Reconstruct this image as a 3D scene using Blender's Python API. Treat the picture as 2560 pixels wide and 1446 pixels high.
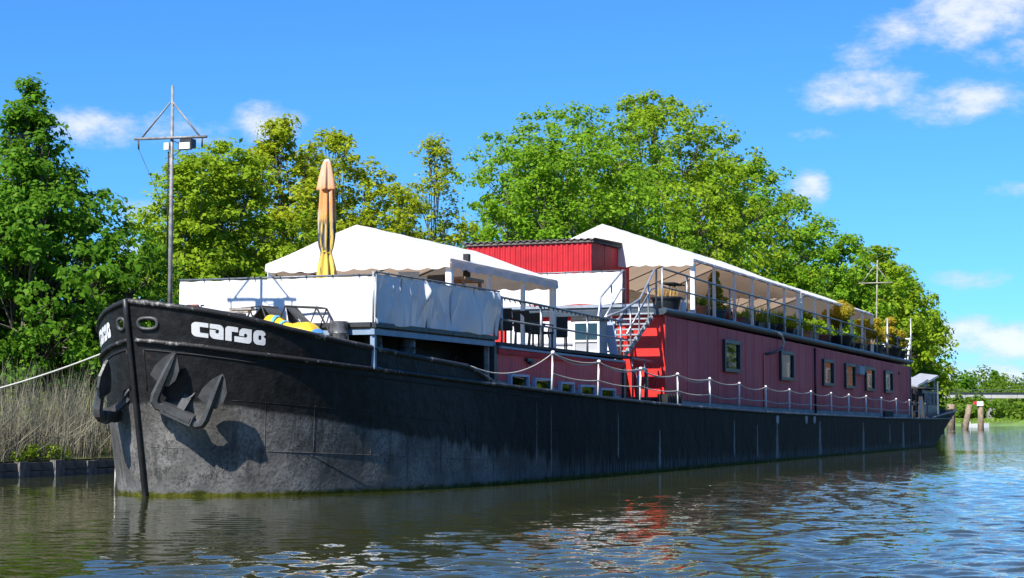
import bpy, math, random
import numpy as np
from mathutils import Vector, Matrix
from math import sin, cos, pi, radians, sqrt, exp

for o in list(bpy.data.objects): bpy.data.objects.remove(o)
scn = bpy.context.scene
col = scn.collection
random.seed(7); RNG = np.random.default_rng(7)

# ------------------------------------------------------------------ camera
cam = bpy.data.cameras.new('camera'); cam.sensor_width = 36.0; cam.lens = 66.1
cam.clip_start = 0.5; cam.clip_end = 6000
camo = bpy.data.objects.new('camera', cam); col.objects.link(camo)
camo.location = (0, 0, 1.5); camo.rotation_euler = (radians(94.004), 0, 0)
scn.camera = camo

# ------------------------------------------------------------------ sun and sky
SUN_EL, SUN_AZ = 47.0, 212.0           # azimuth clockwise from +Y: behind the camera, to the left
sd = Vector((sin(radians(SUN_AZ))*cos(radians(SUN_EL)), cos(radians(SUN_AZ))*cos(radians(SUN_EL)), sin(radians(SUN_EL))))
sun = bpy.data.lights.new('sun', 'SUN'); sun.energy = 5.0; sun.angle = radians(0.53); sun.color = (1.0, 0.955, 0.88)
suno = bpy.data.objects.new('sun', sun); col.objects.link(suno)
suno.rotation_euler = sd.to_track_quat('Z', 'Y').to_euler(); suno.location = (-30, -60, 70)

world = bpy.data.worlds.new('World'); scn.world = world; world.use_nodes = True
nt = world.node_tree; nt.nodes.clear()
def wn(t, **k):
    n = nt.nodes.new(t)
    for a, b in k.items(): setattr(n, a, b)
    return n
def wmath(op, a, b=None, c=None, clamp=False):
    n = wn('ShaderNodeMath', operation=op); n.use_clamp = clamp
    for i, q in enumerate((a, b, c)):
        if q is None: continue
        if isinstance(q, (int, float)): n.inputs[i].default_value = q
        else: nt.links.new(q, n.inputs[i])
    return n.outputs[0]
sky = wn('ShaderNodeTexSky', sky_type='NISHITA'); sky.sun_disc = False
sky.sun_elevation = radians(SUN_EL); sky.sun_rotation = radians(SUN_AZ)
sky.air_density = 1.0; sky.dust_density = 0.0; sky.ozone_density = 10.0; sky.altitude = 50
hs = wn('ShaderNodeMix', data_type='RGBA', blend_type='MULTIPLY'); hs.inputs[0].default_value = 1.0; hs.inputs[7].default_value = (0.40, 0.755, 1.0, 1)   # deep polarised blue
nt.links.new(sky.outputs[0], hs.inputs[6])
bgs = wn('ShaderNodeBackground'); bgs.inputs['Strength'].default_value = 0.102
nt.links.new(hs.outputs[2], bgs.inputs['Color'])
tc = wn('ShaderNodeTexCoord'); sp = wn('ShaderNodeSeparateXYZ'); nt.links.new(tc.outputs['Generated'], sp.inputs[0])
az = wmath('ARCTAN2', sp.outputs[0], sp.outputs[1]); el = wmath('ARCSINE', sp.outputs[2])
PER = radians(40.0)                    # the same cloud rows go on all round the sky
azw = wmath('SUBTRACT', wmath('FLOORED_MODULO', wmath('ADD', az, PER/2), PER), PER/2)
cmb = wn('ShaderNodeCombineXYZ'); nt.links.new(wmath('MULTIPLY', az, 1.0), cmb.inputs[0]); nt.links.new(wmath('MULTIPLY', el, 1.9), cmb.inputs[1])
def wnoise(scale, detail, rough, w=0.0):
    n = wn('ShaderNodeTexNoise', noise_dimensions='3D'); n.inputs['Scale'].default_value = scale
    n.inputs['Detail'].default_value = detail; n.inputs['Roughness'].default_value = rough
    nt.links.new(cmb.outputs[0], n.inputs['Vector']); return n.outputs['Fac']
nz1 = wnoise(40, 9, 0.66); nz2 = wnoise(11, 3, 0.5)
# (azimuth, elevation, half width, half height, density, tilt) in degrees
CL = [(13.9,12.0,2.2,.95,1.05,.18),(11.9,11.6,1.3,.55,.85,.22),(15.4,12.7,1.4,.9,.9,.2),(10.9,11.0,1.0,.5,.7,.25),
      (15.3,10.7,1.3,.55,.7,.1),(10.5,9.9,1.5,.55,.95,.05),(11.6,9.95,.8,.6,1.0,0),(13.6,9.45,1.9,.55,1.1,.1),(12.2,9.3,.8,.3,.7,.1),
      (9.05,6.95,.55,.5,1.0,0),(9.2,8.6,.5,.2,.4,0),(13.9,4.2,1.0,.28,.6,0),(13.3,2.45,1.9,.6,1.15,0),(15.1,2.25,1.8,.6,1.35,0),
      (12.3,1.5,1.8,.4,.95,0),(14.6,1.35,2.2,.4,.95,0),(11.2,2.0,1.2,.4,.7,0),(15.0,6.8,.8,.2,.4,0),
      (-12.6,8.75,1.25,.55,1.05,-.08),(-10.6,8.7,.9,.4,.6,0),(-7.5,8.95,.95,.5,1.0,0),(-9.0,8.6,.8,.3,.4,0),(-11.0,6.25,.8,.35,.9,0),(-11.3,5.2,.6,.3,.5,0),
      (18.2,8.0,1.6,.6,.9,.1),(-17.8,7.4,1.6,.6,.9,0)]
tot = None
cae = wn('ShaderNodeCombineXYZ'); nt.links.new(azw, cae.inputs[0]); nt.links.new(el, cae.inputs[1])
for a0, e0, a, b, dns, tilt in CL:
    mp = wn('ShaderNodeMapping', vector_type='TEXTURE'); mp.inputs['Location'].default_value = (radians(a0), radians(e0), 0)
    mp.inputs['Rotation'].default_value = (0, 0, math.atan(tilt)); mp.inputs['Scale'].default_value = (radians(a*1.12), radians(b*1.15), 1)
    nt.links.new(cae.outputs[0], mp.inputs[0]); ln = wn('ShaderNodeVectorMath', operation='DOT_PRODUCT'); nt.links.new(mp.outputs[0], ln.inputs[0]); nt.links.new(mp.outputs[0], ln.inputs[1])
    m = wmath('MULTIPLY_ADD', ln.outputs['Value'], -.8*dns, dns*1.12)
    tot = m if tot is None else wmath('MAXIMUM', tot, m)
tot = wmath('MAXIMUM', tot, -1.2)
cl = wmath('ADD', tot, wmath('MULTIPLY', wmath('SUBTRACT', nz1, 0.5), 3.0))
cl = wmath('ADD', cl, wmath('MULTIPLY', wmath('SUBTRACT', nz2, 0.5), 1.0))
cov = wn('ShaderNodeMapRange', interpolation_type='SMOOTHSTEP'); nt.links.new(cl, cov.inputs[0])
cov.inputs[1].default_value = 0.0; cov.inputs[2].default_value = 1.35; cov.inputs[3].default_value = 0; cov.inputs[4].default_value = 0.80
bgc = wn('ShaderNodeBackground'); shd = wn('ShaderNodeMix', data_type='RGBA'); shd.inputs[6].default_value = (0.56, 0.64, 0.80, 1); shd.inputs[7].default_value = (0.88, 0.88, 0.90, 1)
rmp = wn('ShaderNodeMapRange', interpolation_type='SMOOTHSTEP'); nt.links.new(cl, rmp.inputs[0]); rmp.inputs[1].default_value = .5; rmp.inputs[2].default_value = 1.9; nt.links.new(rmp.outputs[0], shd.inputs[0]); nt.links.new(shd.outputs[2], bgc.inputs['Color']); bgc.inputs['Strength'].default_value = 0.72
mx = wn('ShaderNodeMixShader'); nt.links.new(cov.outputs[0], mx.inputs[0]); nt.links.new(bgs.outputs[0], mx.inputs[1]); nt.links.new(bgc.outputs[0], mx.inputs[2])
wo = wn('ShaderNodeOutputWorld'); nt.links.new(mx.outputs[0], wo.inputs[0])

scn.view_settings.view_transform = 'Standard'; scn.view_settings.look = 'None'
scn.view_settings.exposure = 0.78; scn.view_settings.gamma = 1.0; scn.view_settings.use_curve_mapping = False
scn.render.engine = 'CYCLES'
scn.cycles.max_bounces = 8; scn.cycles.transparent_max_bounces = 8

# ------------------------------------------------------------------ ship frame: local x = across (v), y = along, aft (u), z up
TH = radians(20.7428); OX, OY = -7.27967, 37.58937
def SW(u, v, z): return Vector((OX + sin(TH)*u + cos(TH)*v, OY + cos(TH)*u - sin(TH)*v, z))

# ------------------------------------------------------------------ mesh helpers
class MB:
    def __init__(s): s.v = []; s.f = []
    def add(s, vs, fs):
        n = len(s.v); s.v += [tuple(p) for p in vs]; s.f += [tuple(i+n for i in f) for f in fs]; return s
    def box(s, x0, x1, y0, y1, z0, z1, M=None):
        vs = [(x, y, z) for z in (z0, z1) for y in (y0, y1) for x in (x0, x1)]
        if M is not None: vs = [M @ Vector(p) for p in vs]
        return s.add(vs, [(0,2,3,1),(4,5,7,6),(0,1,5,4),(2,6,7,3),(0,4,6,2),(1,3,7,5)])
    def hexa(s, p): return s.add(p, [(0,2,3,1),(4,5,7,6),(0,1,5,4),(2,6,7,3),(0,4,6,2),(1,3,7,5)])
    def tube(s, pts, r, n=8, cap=True, closed=False):
        P = [Vector(p) for p in pts]; m = len(P)
        R = list(r) if hasattr(r, '__len__') else [r]*m
        rings = []; ref = None
        for i in range(m):
            if closed: t = P[(i+1) % m]-P[i-1]
            else: t = P[min(i+1, m-1)]-P[max(i-1, 0)]
            t.normalize()
            if ref is None: ref = Vector((0,0,1)) if abs(t.z) < .9 else Vector((1,0,0))
            a = (ref - t*ref.dot(t)); a.normalize(); b = t.cross(a); ref = a
            rings.append([P[i] + (a*cos(2*pi*k/n)+b*sin(2*pi*k/n))*R[i] for k in range(n)])
        vs = [p for q in rings for p in q]; fs = []
        for i in range(m if closed else m-1):
            j = (i+1) % m
            for k in range(n): fs.append((i*n+k, i*n+(k+1) % n, j*n+(k+1) % n, j*n+k))
        if cap and not closed: fs += [tuple(range(n-1, -1, -1)), tuple((m-1)*n+k for k in range(n))]
        return s.add(vs, fs)
    def bar(s, p0, p1, w, h=None):
        p0 = Vector(p0); p1 = Vector(p1); t = (p1-p0).normalized(); h = h or w
        r = Vector((0,0,1)) if abs(t.z) < .95 else Vector((1,0,0))
        a = t.cross(r).normalized()*w/2; b = t.cross(a).normalized()*h/2
        return s.hexa([p0-a-b, p0+a-b, p0-a+b, p0+a+b, p1-a-b, p1+a-b, p1-a+b, p1+a+b])
    def lathe(s, prof, n=20, c=(0,0,0), fold=None):
        vs = []; fs = []; m = len(prof)
        for i, (r, z) in enumerate(prof):
            for k in range(n):
                a = 2*pi*k/n; rr = r*(fold(a, z) if fold else 1)
                vs.append((c[0]+rr*cos(a), c[1]+rr*sin(a), c[2]+z))
        for i in range(m-1):
            for k in range(n): fs.append((i*n+k, i*n+(k+1) % n, (i+1)*n+(k+1) % n, (i+1)*n+k))
        fs += [tuple(range(n-1, -1, -1)), tuple((m-1)*n+k for k in range(n))]
        return s.add(vs, fs)
    def prism(s, poly, d0, d1, f):
        # poly in (a,b); f(a,b,d) -> point
        n = len(poly); vs = [f(a, b, d0) for a, b in poly]+[f(a, b, d1) for a, b in poly]
        fs = [tuple(range(n-1, -1, -1)), tuple(range(n, 2*n))]+[(i, (i+1) % n, n+(i+1) % n, n+i) for i in range(n)]
        return s.add(vs, fs)
    def grid(s, nu, nv, f):
        vs = [f(i/(nu-1), j/(nv-1)) for i in range(nu) for j in range(nv)]
        fs = [(i*nv+j, (i+1)*nv+j, (i+1)*nv+j+1, i*nv+j+1) for i in range(nu-1) for j in range(nv-1)]
        return s.add(vs, fs)
    def build(s, name, mat, parent=None, smooth=False, loc=None, rz=0):
        me = bpy.data.meshes.new(name); me.from_pydata([tuple(p) for p in s.v], [], s.f); me.update()
        return link(name, me, mat, parent, smooth, loc, rz)
def link(name, me, mat, parent=None, smooth=False, loc=None, rz=0):
    if mat is not None and len(me.materials) == 0: me.materials.append(mat)
    if smooth and len(me.polygons):
        me.polygons.foreach_set('use_smooth', [True]*len(me.polygons))
        if smooth == 'auto': me.set_sharp_from_angle(angle=radians(38))
    o = bpy.data.objects.new(name, me); col.objects.link(o)
    if parent is not None: o.parent = parent
    if loc is not None: o.location = loc
    o.rotation_euler.z = rz
    return o
def tag(o, label=None, cat=None, group=None, kind=None):
    if label: o['label'] = label
    if cat: o['category'] = cat
    if group: o['group'] = group
    if kind: o['kind'] = kind
    return o
def thing(name, label, cat, loc, rz=0, group=None):
    o = bpy.data.objects.new(name, None); col.objects.link(o); o.empty_display_size = .2
    o.location = loc; o.rotation_euler.z = rz
    return tag(o, label, cat, group)
def sthing(name, label, cat, u, v, z, rz=0, group=None): return thing(name, label, cat, SW(u, v, z), -TH+rz, group)
def raw_mesh(name, V, nper, mat, parent=None, loc=None, rz=0, smooth=False):
    """V: (N*nper,3) array of separate faces with nper corners each"""
    n = len(V)//nper; me = bpy.data.meshes.new(name)
    me.vertices.add(n*nper); me.vertices.foreach_set('co', np.asarray(V, dtype=np.float32).ravel())
    me.loops.add(n*nper); me.loops.foreach_set('vertex_index', np.arange(n*nper, dtype=np.int32))
    me.polygons.add(n); me.polygons.foreach_set('loop_start', np.arange(0, n*nper, nper, dtype=np.int32))
    me.polygons.foreach_set('loop_total', np.full(n, nper, dtype=np.int32)); me.update(calc_edges=True)
    return link(name, me, mat, parent, smooth, loc, rz)

# ------------------------------------------------------------------ materials
class NT:
    def __init__(s, name):
        s.m = bpy.data.materials.new(name); s.m.use_nodes = True; s.t = s.m.node_tree; s.t.nodes.clear()
        s.out = s.n('ShaderNodeOutputMaterial'); s.tc = s.n('ShaderNodeTexCoord')
    def n(s, t, **k):
        x = s.t.nodes.new(t)
        for a, b in k.items(): setattr(x, a, b)
        return x
    def put(s, v, sock):
        if v is None: return
        if hasattr(v, 'links') or hasattr(v, 'is_linked'): s.t.links.new(v, sock)
        else:
            if isinstance(v, tuple) and len(v) == 3 and sock.type == 'RGBA': v = v+(1,)
            sock.default_value = v
    def math(s, op, a, b=None, clamp=False):
        x = s.n('ShaderNodeMath', operation=op); x.use_clamp = clamp; s.put(a, x.inputs[0])
        if b is not None: s.put(b, x.inputs[1])
        return x.outputs[0]
    def noise(s, scale, detail=3, rough=.55, vec=None, dim='3D'):
        x = s.n('ShaderNodeTexNoise', noise_dimensions=dim); x.inputs['Scale'].default_value = scale; x.inputs['Detail'].default_value = detail
        x.inputs['Roughness'].default_value = rough; s.put(vec if vec is not None else s.tc.outputs['Object'], x.inputs['Vector']); return x.outputs['Fac']
    def scaled(s, sx, sy, sz, off=(0,0,0)):
        x = s.n('ShaderNodeMapping'); x.inputs['Scale'].default_value = (sx, sy, sz); x.inputs['Location'].default_value = off
        s.put(s.tc.outputs['Object'], x.inputs[0]); return x.outputs[0]
    def rng(s, v, a, b, c=0., d=1., smooth=True):
        x = s.n('ShaderNodeMapRange', interpolation_type='SMOOTHSTEP' if smooth else 'LINEAR'); s.put(v, x.inputs[0])
        for i, q in enumerate((a, b, c, d)): s.put(q, x.inputs[i+1])
        return x.outputs[0]
    def mix(s, f, a, b, mode='MIX'):
        x = s.n('ShaderNodeMix', data_type='RGBA', blend_type=mode); s.put(f, x.inputs[0]); s.put(a, x.inputs[6]); s.put(b, x.inputs[7]); return x.outputs[2]
    def xyz(s):
        x = s.n('ShaderNodeSeparateXYZ'); s.put(s.tc.outputs['Object'], x.inputs[0]); return x.outputs
    def bump(s, h, strength, dist=.02):
        x = s.n('ShaderNodeBump'); x.inputs['Strength'].default_value = strength; x.inputs['Distance'].default_value = dist; s.put(h, x.inputs['Height']); return x.outputs[0]
    def bsdf(s, colr, rough=.5, metal=0., normal=None, spec=.5, **kw):
        x = s.n('ShaderNodeBsdfPrincipled'); s.put(colr, x.inputs['Base Color']); s.put(rough, x.inputs['Roughness']); s.put(metal, x.inputs['Metallic'])
        x.inputs['Specular IOR Level'].default_value = spec
        if normal is not None: s.put(normal, x.inputs['Normal'])
        for k, v in kw.items(): s.put(v, x.inputs[k])
        return x.outputs[0]
    def done(s, sh): s.put(sh, s.out.inputs[0]); return s.m
def mk(name, c, rough=.5, metal=0., var=.18, vs=4., bump=.15, bs=25., spec=.5, dist=.01):
    t = NT(name); f = t.noise(vs, 4); f2 = t.noise(vs*6, 3)
    d = tuple(max(0, x*(1-var)) for x in c); l = tuple(min(1, x*(1+var)) for x in c)
    cc = t.mix(t.rng(f, .3, .7), d, l); cc = t.mix(t.rng(f2, .62, .78, 0, .35), cc, tuple(x*.72 for x in c))
    return t.done(t.bsdf(cc, t.rng(f2, .2, .8, max(.02, rough-.08), min(1, rough+.1)), metal, t.bump(t.noise(bs, 4), bump, dist), spec))
MAT = {}
MAT['black_paint'] = mk('black paint', (.016,.016,.017), .42, var=.4)
MAT['black_matt'] = mk('black matt', (.010,.010,.011), .7, var=.4)
MAT['dark_metal'] = mk('dark metal', (.035,.036,.038), .45, var=.3)
MAT['anchor'] = mk('anchor paint', (.055,.056,.057), .48, var=.35, bump=.4, bs=35)
MAT['galv'] = mk('galvanised steel', (.42,.44,.46), .42, .55, var=.15, vs=9)
MAT['galv_dark'] = mk('dull galvanised steel', (.17,.19,.21), .45, .4, var=.2, vs=9)
MAT['blue_steel'] = mk('blue grey steel', (.22,.30,.40), .45, var=.12)
MAT['blue_frame'] = mk('pale blue window frame', (.36,.44,.58), .4, var=.06)
MAT['slate_frame'] = mk('slate window frame', (.016,.026,.036), .4, var=.12)
MAT['white_paint'] = mk('white paint', (.78,.78,.76), .45, var=.06)
MAT['white_rope'] = mk('white rope', (.52,.50,.45), .85, var=.15, vs=20)
MAT['grey_panel'] = mk('grey plinth sheet', (.36,.37,.39), .55, var=.14, vs=1.5)
MAT['grey_fascia'] = mk('grey fascia', (.16,.17,.18), .5, var=.2)
MAT['gutter'] = mk('slate gutter', (.045,.062,.078), .38, var=.18, vs=2)
MAT['roof_felt'] = mk('roof felt', (.05,.05,.05), .85, var=.3)
MAT['wood_grey'] = mk('weathered wood', (.30,.26,.22), .8, var=.3, vs=6, bump=.5)
MAT['wood_brown'] = mk('brown wood', (.30,.17,.08), .6, var=.3, vs=6)
MAT['terracotta'] = mk('terracotta', (.42,.15,.07), .75, var=.15)
MAT['terracotta_pale'] = mk('pale terracotta', (.45,.22,.11), .75, var=.15)
MAT['terracotta_dark'] = mk('dark terracotta', (.24,.075,.045), .75, var=.15)
MAT['pot_black'] = mk('black plastic pot', (.014,.018,.024), .45, var=.3)
MAT['pot_grey'] = mk('grey plastic pot', (.05,.062,.075), .5, var=.2)
MAT['soil'] = mk('soil', (.03,.02,.013), .95, var=.4, vs=20)
MAT['yellow'] = mk('yellow tarpaulin', (.72,.46,.02), .5, var=.18, vs=5, bump=.5, bs=12)
MAT['blue_strap'] = mk('blue strap', (.10,.38,.80), .6, var=.1)
MAT['red_hose'] = mk('red hose', (.55,.04,.02), .4, var=.1)
MAT['sling'] = mk('charcoal sling fabric', (.045,.048,.052), .7, var=.15, bs=120)
MAT['rattan'] = mk('black rattan', (.022,.023,.025), .6, var=.35, vs=30, bump=.6, bs=90)
MAT['rust_red'] = mk('rust red', (.16,.035,.02), .75, var=.4, vs=12)
MAT['letter_white'] = mk('white lettering', (.80,.80,.79), .55, var=.05, bump=.3)
MAT['concrete'] = mk('concrete', (.30,.30,.29), .85, var=.2, vs=1)
MAT['solar'] = mk('solar cell', (.02,.03,.06), .2, var=.2)
MAT['bark'] = mk('bark', (.11,.095,.078), .9, var=.45, vs=6, bump=.9, bs=14, dist=.04)
MAT['red_sheet'] = mk('bright red corrugated sheet', (.46,.016,.020), .42, var=.12, vs=2)
MAT['red_front'] = mk('red container paint', (.74,.030,.022), .45, var=.1, vs=2)
MAT['red_dark'] = mk('deep red cladding', (.55,.030,.038), .6, var=.18, vs=1.4, spec=.15)
MAT['corrugated_roof'] = mk('grey brown corrugated roof', (.13,.115,.10), .7, var=.3, vs=5)
MAT['blind_orange'] = mk('orange blind', (.85,.24,.045), .8, var=.15, vs=3)  # reflection of the orange brick house, painted onto the sheet behind the glass
MAT['blind_pale'] = mk('pale curtain', (.62,.60,.52), .85, var=.25, vs=3)
MAT['blind_green'] = mk('green blind', (.12,.22,.02), .8, var=.3, vs=8)
MAT['blind_dark'] = mk('dim room', (.06,.06,.055), .9, var=.5, vs=4)  # shade of the unlit room, painted as a dark sheet behind the glass

def wall_mat():
    t = NT('dull red board cladding'); x = t.xyz()
    # fine vertical ribs along the wall, mottled faded paint
    rib = t.math('SINE', t.math('MULTIPLY', x[1], 2*pi/.225)); ribm = t.rng(rib, .90, 1.0)
    f = t.noise(1., 4, vec=t.scaled(.3, .35, .5)); g = t.noise(1., 5, .6, t.scaled(3, 6, .35))
    c = t.mix(t.rng(f, .35, .68), (.80,.125,.130), (.88,.175,.165)); oi = t.n('ShaderNodeObjectInfo'); c = t.mix(t.rng(oi.outputs['Random'], 0, 1, 0, .28, False), c, (.56,.075,.085)); c = t.mix(t.rng(g, .58, .8, 0, .7), c, (.70,.040,.040))
    c = t.mix(t.math('MULTIPLY', ribm, .45), c, (.25,.022,.026))
    h = t.math('ADD', t.math('MULTIPLY', ribm, -1.), t.math('MULTIPLY', t.noise(30, 3), .3))
    return t.done(t.bsdf(c, t.rng(g, .3, .7, .5, .65), 0, t.bump(h, .35, .01), spec=.10))
MAT['wall_red'] = wall_mat()

def canvas_mat(name, c, tr, trans=.22, wr=.12):
    t = NT(name); f = t.noise(1.3, 4); n = t.bump(t.noise(2.2, 5, .5, t.scaled(1, 1, .6)), wr, .08)
    cc = t.mix(t.rng(f, .3, .75), tuple(x*.93 for x in c), c)
    a = t.bsdf(cc, .62, 0, n, spec=.3); b = t.n('ShaderNodeBsdfTranslucent'); t.put(tr, b.inputs[0]); t.put(n, b.inputs[1])
    m = t.n('ShaderNodeMixShader'); m.inputs[0].default_value = trans; t.put(a, m.inputs[1]); t.put(b.outputs[0], m.inputs[2])
    return t.done(m.outputs[0])
MAT['canvas'] = canvas_mat('white tent canvas', (.86,.85,.83), (.74,.53,.36), .28)
MAT['cloth'] = canvas_mat('white screen cloth', (.84,.84,.84), (.5,.52,.55), .12, .25)

def glass_mat():
    t = NT('window glass'); fr = t.n('ShaderNodeFresnel'); fr.inputs[0].default_value = 1.5
    n = t.bump(t.noise(.9, 1), .02, .01); t.put(n, fr.inputs[1])
    a = t.n('ShaderNodeBsdfTransparent'); a.inputs[0].default_value = (.82,.88,.86,1); g = t.n('ShaderNodeBsdfGlossy'); g.inputs['Roughness'].default_value = .02; t.put(n, g.inputs['Normal'])
    m = t.n('ShaderNodeMixShader'); t.put(t.math('ADD', t.math('MULTIPLY', fr.outputs[0], .95), .02, True), m.inputs[0]); t.put(a.outputs[0], m.inputs[1]); t.put(g.outputs[0], m.inputs[2])
    return t.done(m.outputs[0])
MAT['glass'] = glass_mat()

def leaf_mat(name, c0, c1, c2, trans=.48):
    t = NT(name); g = t.n('ShaderNodeNewGeometry'); r = g.outputs['Random Per Island']; f = t.noise(.45, 3, vec=t.tc.outputs['Object'])
    c = t.mix(t.rng(r, 0, .75, 0, 1, False), c0, c1); c = t.mix(t.rng(r, .72, 1., 0, .9), c, c2)
    c = t.mix(t.rng(f, .35, .7, 0, .45), c, c1)
    a = t.bsdf(c, .55, 0, None, spec=.10); b = t.n('ShaderNodeBsdfTranslucent')
    t.put(t.mix(.5, c, c2), b.inputs[0])
    m = t.n('ShaderNodeMixShader'); m.inputs[0].default_value = trans; t.put(a, m.inputs[1]); t.put(b.outputs[0], m.inputs[2])
    return t.done(m.outputs[0])
MAT['leaf_dark'] = leaf_mat('linden leaf', (.055,.150,.010), (.110,.255,.016), (.21,.38,.03))
MAT['leaf_mid'] = leaf_mat('maple leaf', (.15,.255,.012), (.27,.405,.018), (.41,.54,.04))
MAT['leaf_olive'] = leaf_mat('young oak leaf', (.20,.265,.012), (.35,.430,.018), (.50,.54,.04))
MAT['leaf_bright'] = leaf_mat('horse chestnut leaf', (.105,.235,.012), (.210,.400,.020), (.38,.55,.05))
MAT['leaf_far'] = leaf_mat('far leaf', (.075,.15,.014), (.145,.25,.022), (.24,.33,.035))
MAT['leaf_gold'] = leaf_mat('golden conifer', (.26,.22,.015), (.48,.39,.03), (.62,.50,.06))
MAT['leaf_hedge'] = leaf_mat('hedge leaf', (.05,.10,.008), (.12,.18,.012), (.26,.28,.02))
MAT['grass_blade'] = leaf_mat('grass blade', (.10,.18,.02), (.20,.32,.03), (.36,.44,.07))
MAT['dry_grass'] = leaf_mat('dry grass', (.42,.26,.09), (.60,.40,.16), (.70,.50,.25), .3)
MAT['reed'] = leaf_mat('dry reed', (.12,.122,.085), (.22,.21,.155), (.38,.335,.23), .2)

def pchip(xk, yk, x):
    xk = np.asarray(xk, float); yk = np.asarray(yk, float); x = np.asarray(x, float)
    h = np.diff(xk); d = np.diff(yk)/h; m = np.zeros_like(yk); m[0] = d[0]; m[-1] = d[-1]
    for i in range(1, len(yk)-1):
        if d[i-1]*d[i] > 0:
            w1 = 2*h[i]+h[i-1]; w2 = h[i]+2*h[i-1]; m[i] = (w1+w2)/(w1/d[i-1]+w2/d[i])
    i = np.clip(np.searchsorted(xk, x)-1, 0, len(h)-1); t = (x-xk[i])/h[i]
    return (1+2*t)*(1-t)**2*yk[i]+t*(1-t)**2*h[i]*m[i]+t*t*(3-2*t)*yk[i+1]+t*t*(t-1)*h[i]*m[i+1]
MAT['drum'] = mk('scuffed black drum', (.085,.086,.09), .33, var=.5, vs=9, bump=.4)

def scuff_mat():
    t = NT('scuffed black rail'); f = t.noise(2.2, 5, .7); g = t.noise(14, 4, .6)
    c = t.mix(t.rng(t.math('ADD', f, t.math('MULTIPLY', g, .35)), .72, .86), (.022,.022,.023), (.26,.25,.24))
    return t.done(t.bsdf(c, .5, 0, t.bump(g, .5, .02), spec=.3))
MAT['scuff'] = scuff_mat()
# ================================================================== THE SETTING
def water_mat():
    t = NT('canal water'); P = t.n('ShaderNodeNewGeometry').outputs['Position']; N = t.n('ShaderNodeNewGeometry').outputs['Normal']
    x = t.n('ShaderNodeVectorMath', operation='DOT_PRODUCT'); t.put(P, x.inputs[0]); x.inputs[1].default_value = (cos(TH), -sin(TH), 0); v = t.math('ADD', x.outputs['Value'], -(OX*cos(TH)-OY*sin(TH)))
    x = t.n('ShaderNodeVectorMath', operation='DOT_PRODUCT'); t.put(P, x.inputs[0]); x.inputs[1].default_value = (sin(TH), cos(TH), 0); v = t.math('ADD', v, t.rng(t.math('ADD', x.outputs['Value'], -(OX*sin(TH)+OY*cos(TH))), 60., 88., 0., 60.))
    pt = t.noise(.16, 2, .5, P); lee = t.math('MULTIPLY', t.rng(t.math('ADD', v, t.math('MULTIPLY', pt, 6.)), 9., 16., .22, 1.), t.rng(pt, .35, .65, .6, 1.15))      # calm in the lee of the hull
    def vn(scale, det, k):
        x = t.n('ShaderNodeTexNoise'); x.inputs['Scale'].default_value = scale; x.inputs['Detail'].default_value = det; t.put(P, x.inputs['Vector'])
        y = t.n('ShaderNodeVectorMath', operation='SUBTRACT'); t.put(x.outputs['Color'], y.inputs[0]); y.inputs[1].default_value = (.5, .5, .5)
        z = t.n('ShaderNodeVectorMath', operation='MULTIPLY'); t.put(y.outputs[0], z.inputs[0]); z.inputs[1].default_value = (k, k, 0)
        w = t.n('ShaderNodeVectorMath', operation='SCALE'); t.put(z.outputs[0], w.inputs[0]); t.put(lee, w.inputs['Scale']); return w.outputs[0]
    ad = t.n('ShaderNodeVectorMath', operation='ADD'); a2 = t.n('ShaderNodeVectorMath', operation='ADD'); t.put(vn(6., 3, .20), a2.inputs[0]); t.put(vn(22., 2, .11), a2.inputs[1]); t.put(a2.outputs[0], ad.inputs[0]); t.put(N, ad.inputs[1])
    nm = t.n('ShaderNodeVectorMath', operation='NORMALIZE'); t.put(ad.outputs[0], nm.inputs[0])
    f = t.noise(.03, 2, .5, P)
    c = t.mix(t.rng(f, .3, .7), (.030,.033,.007), (.042,.045,.010))
    return t.done(t.bsdf(c, .03, 0, nm.outputs[0], spec=.5, IOR=1.333))
MAT['water'] = water_mat()
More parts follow.
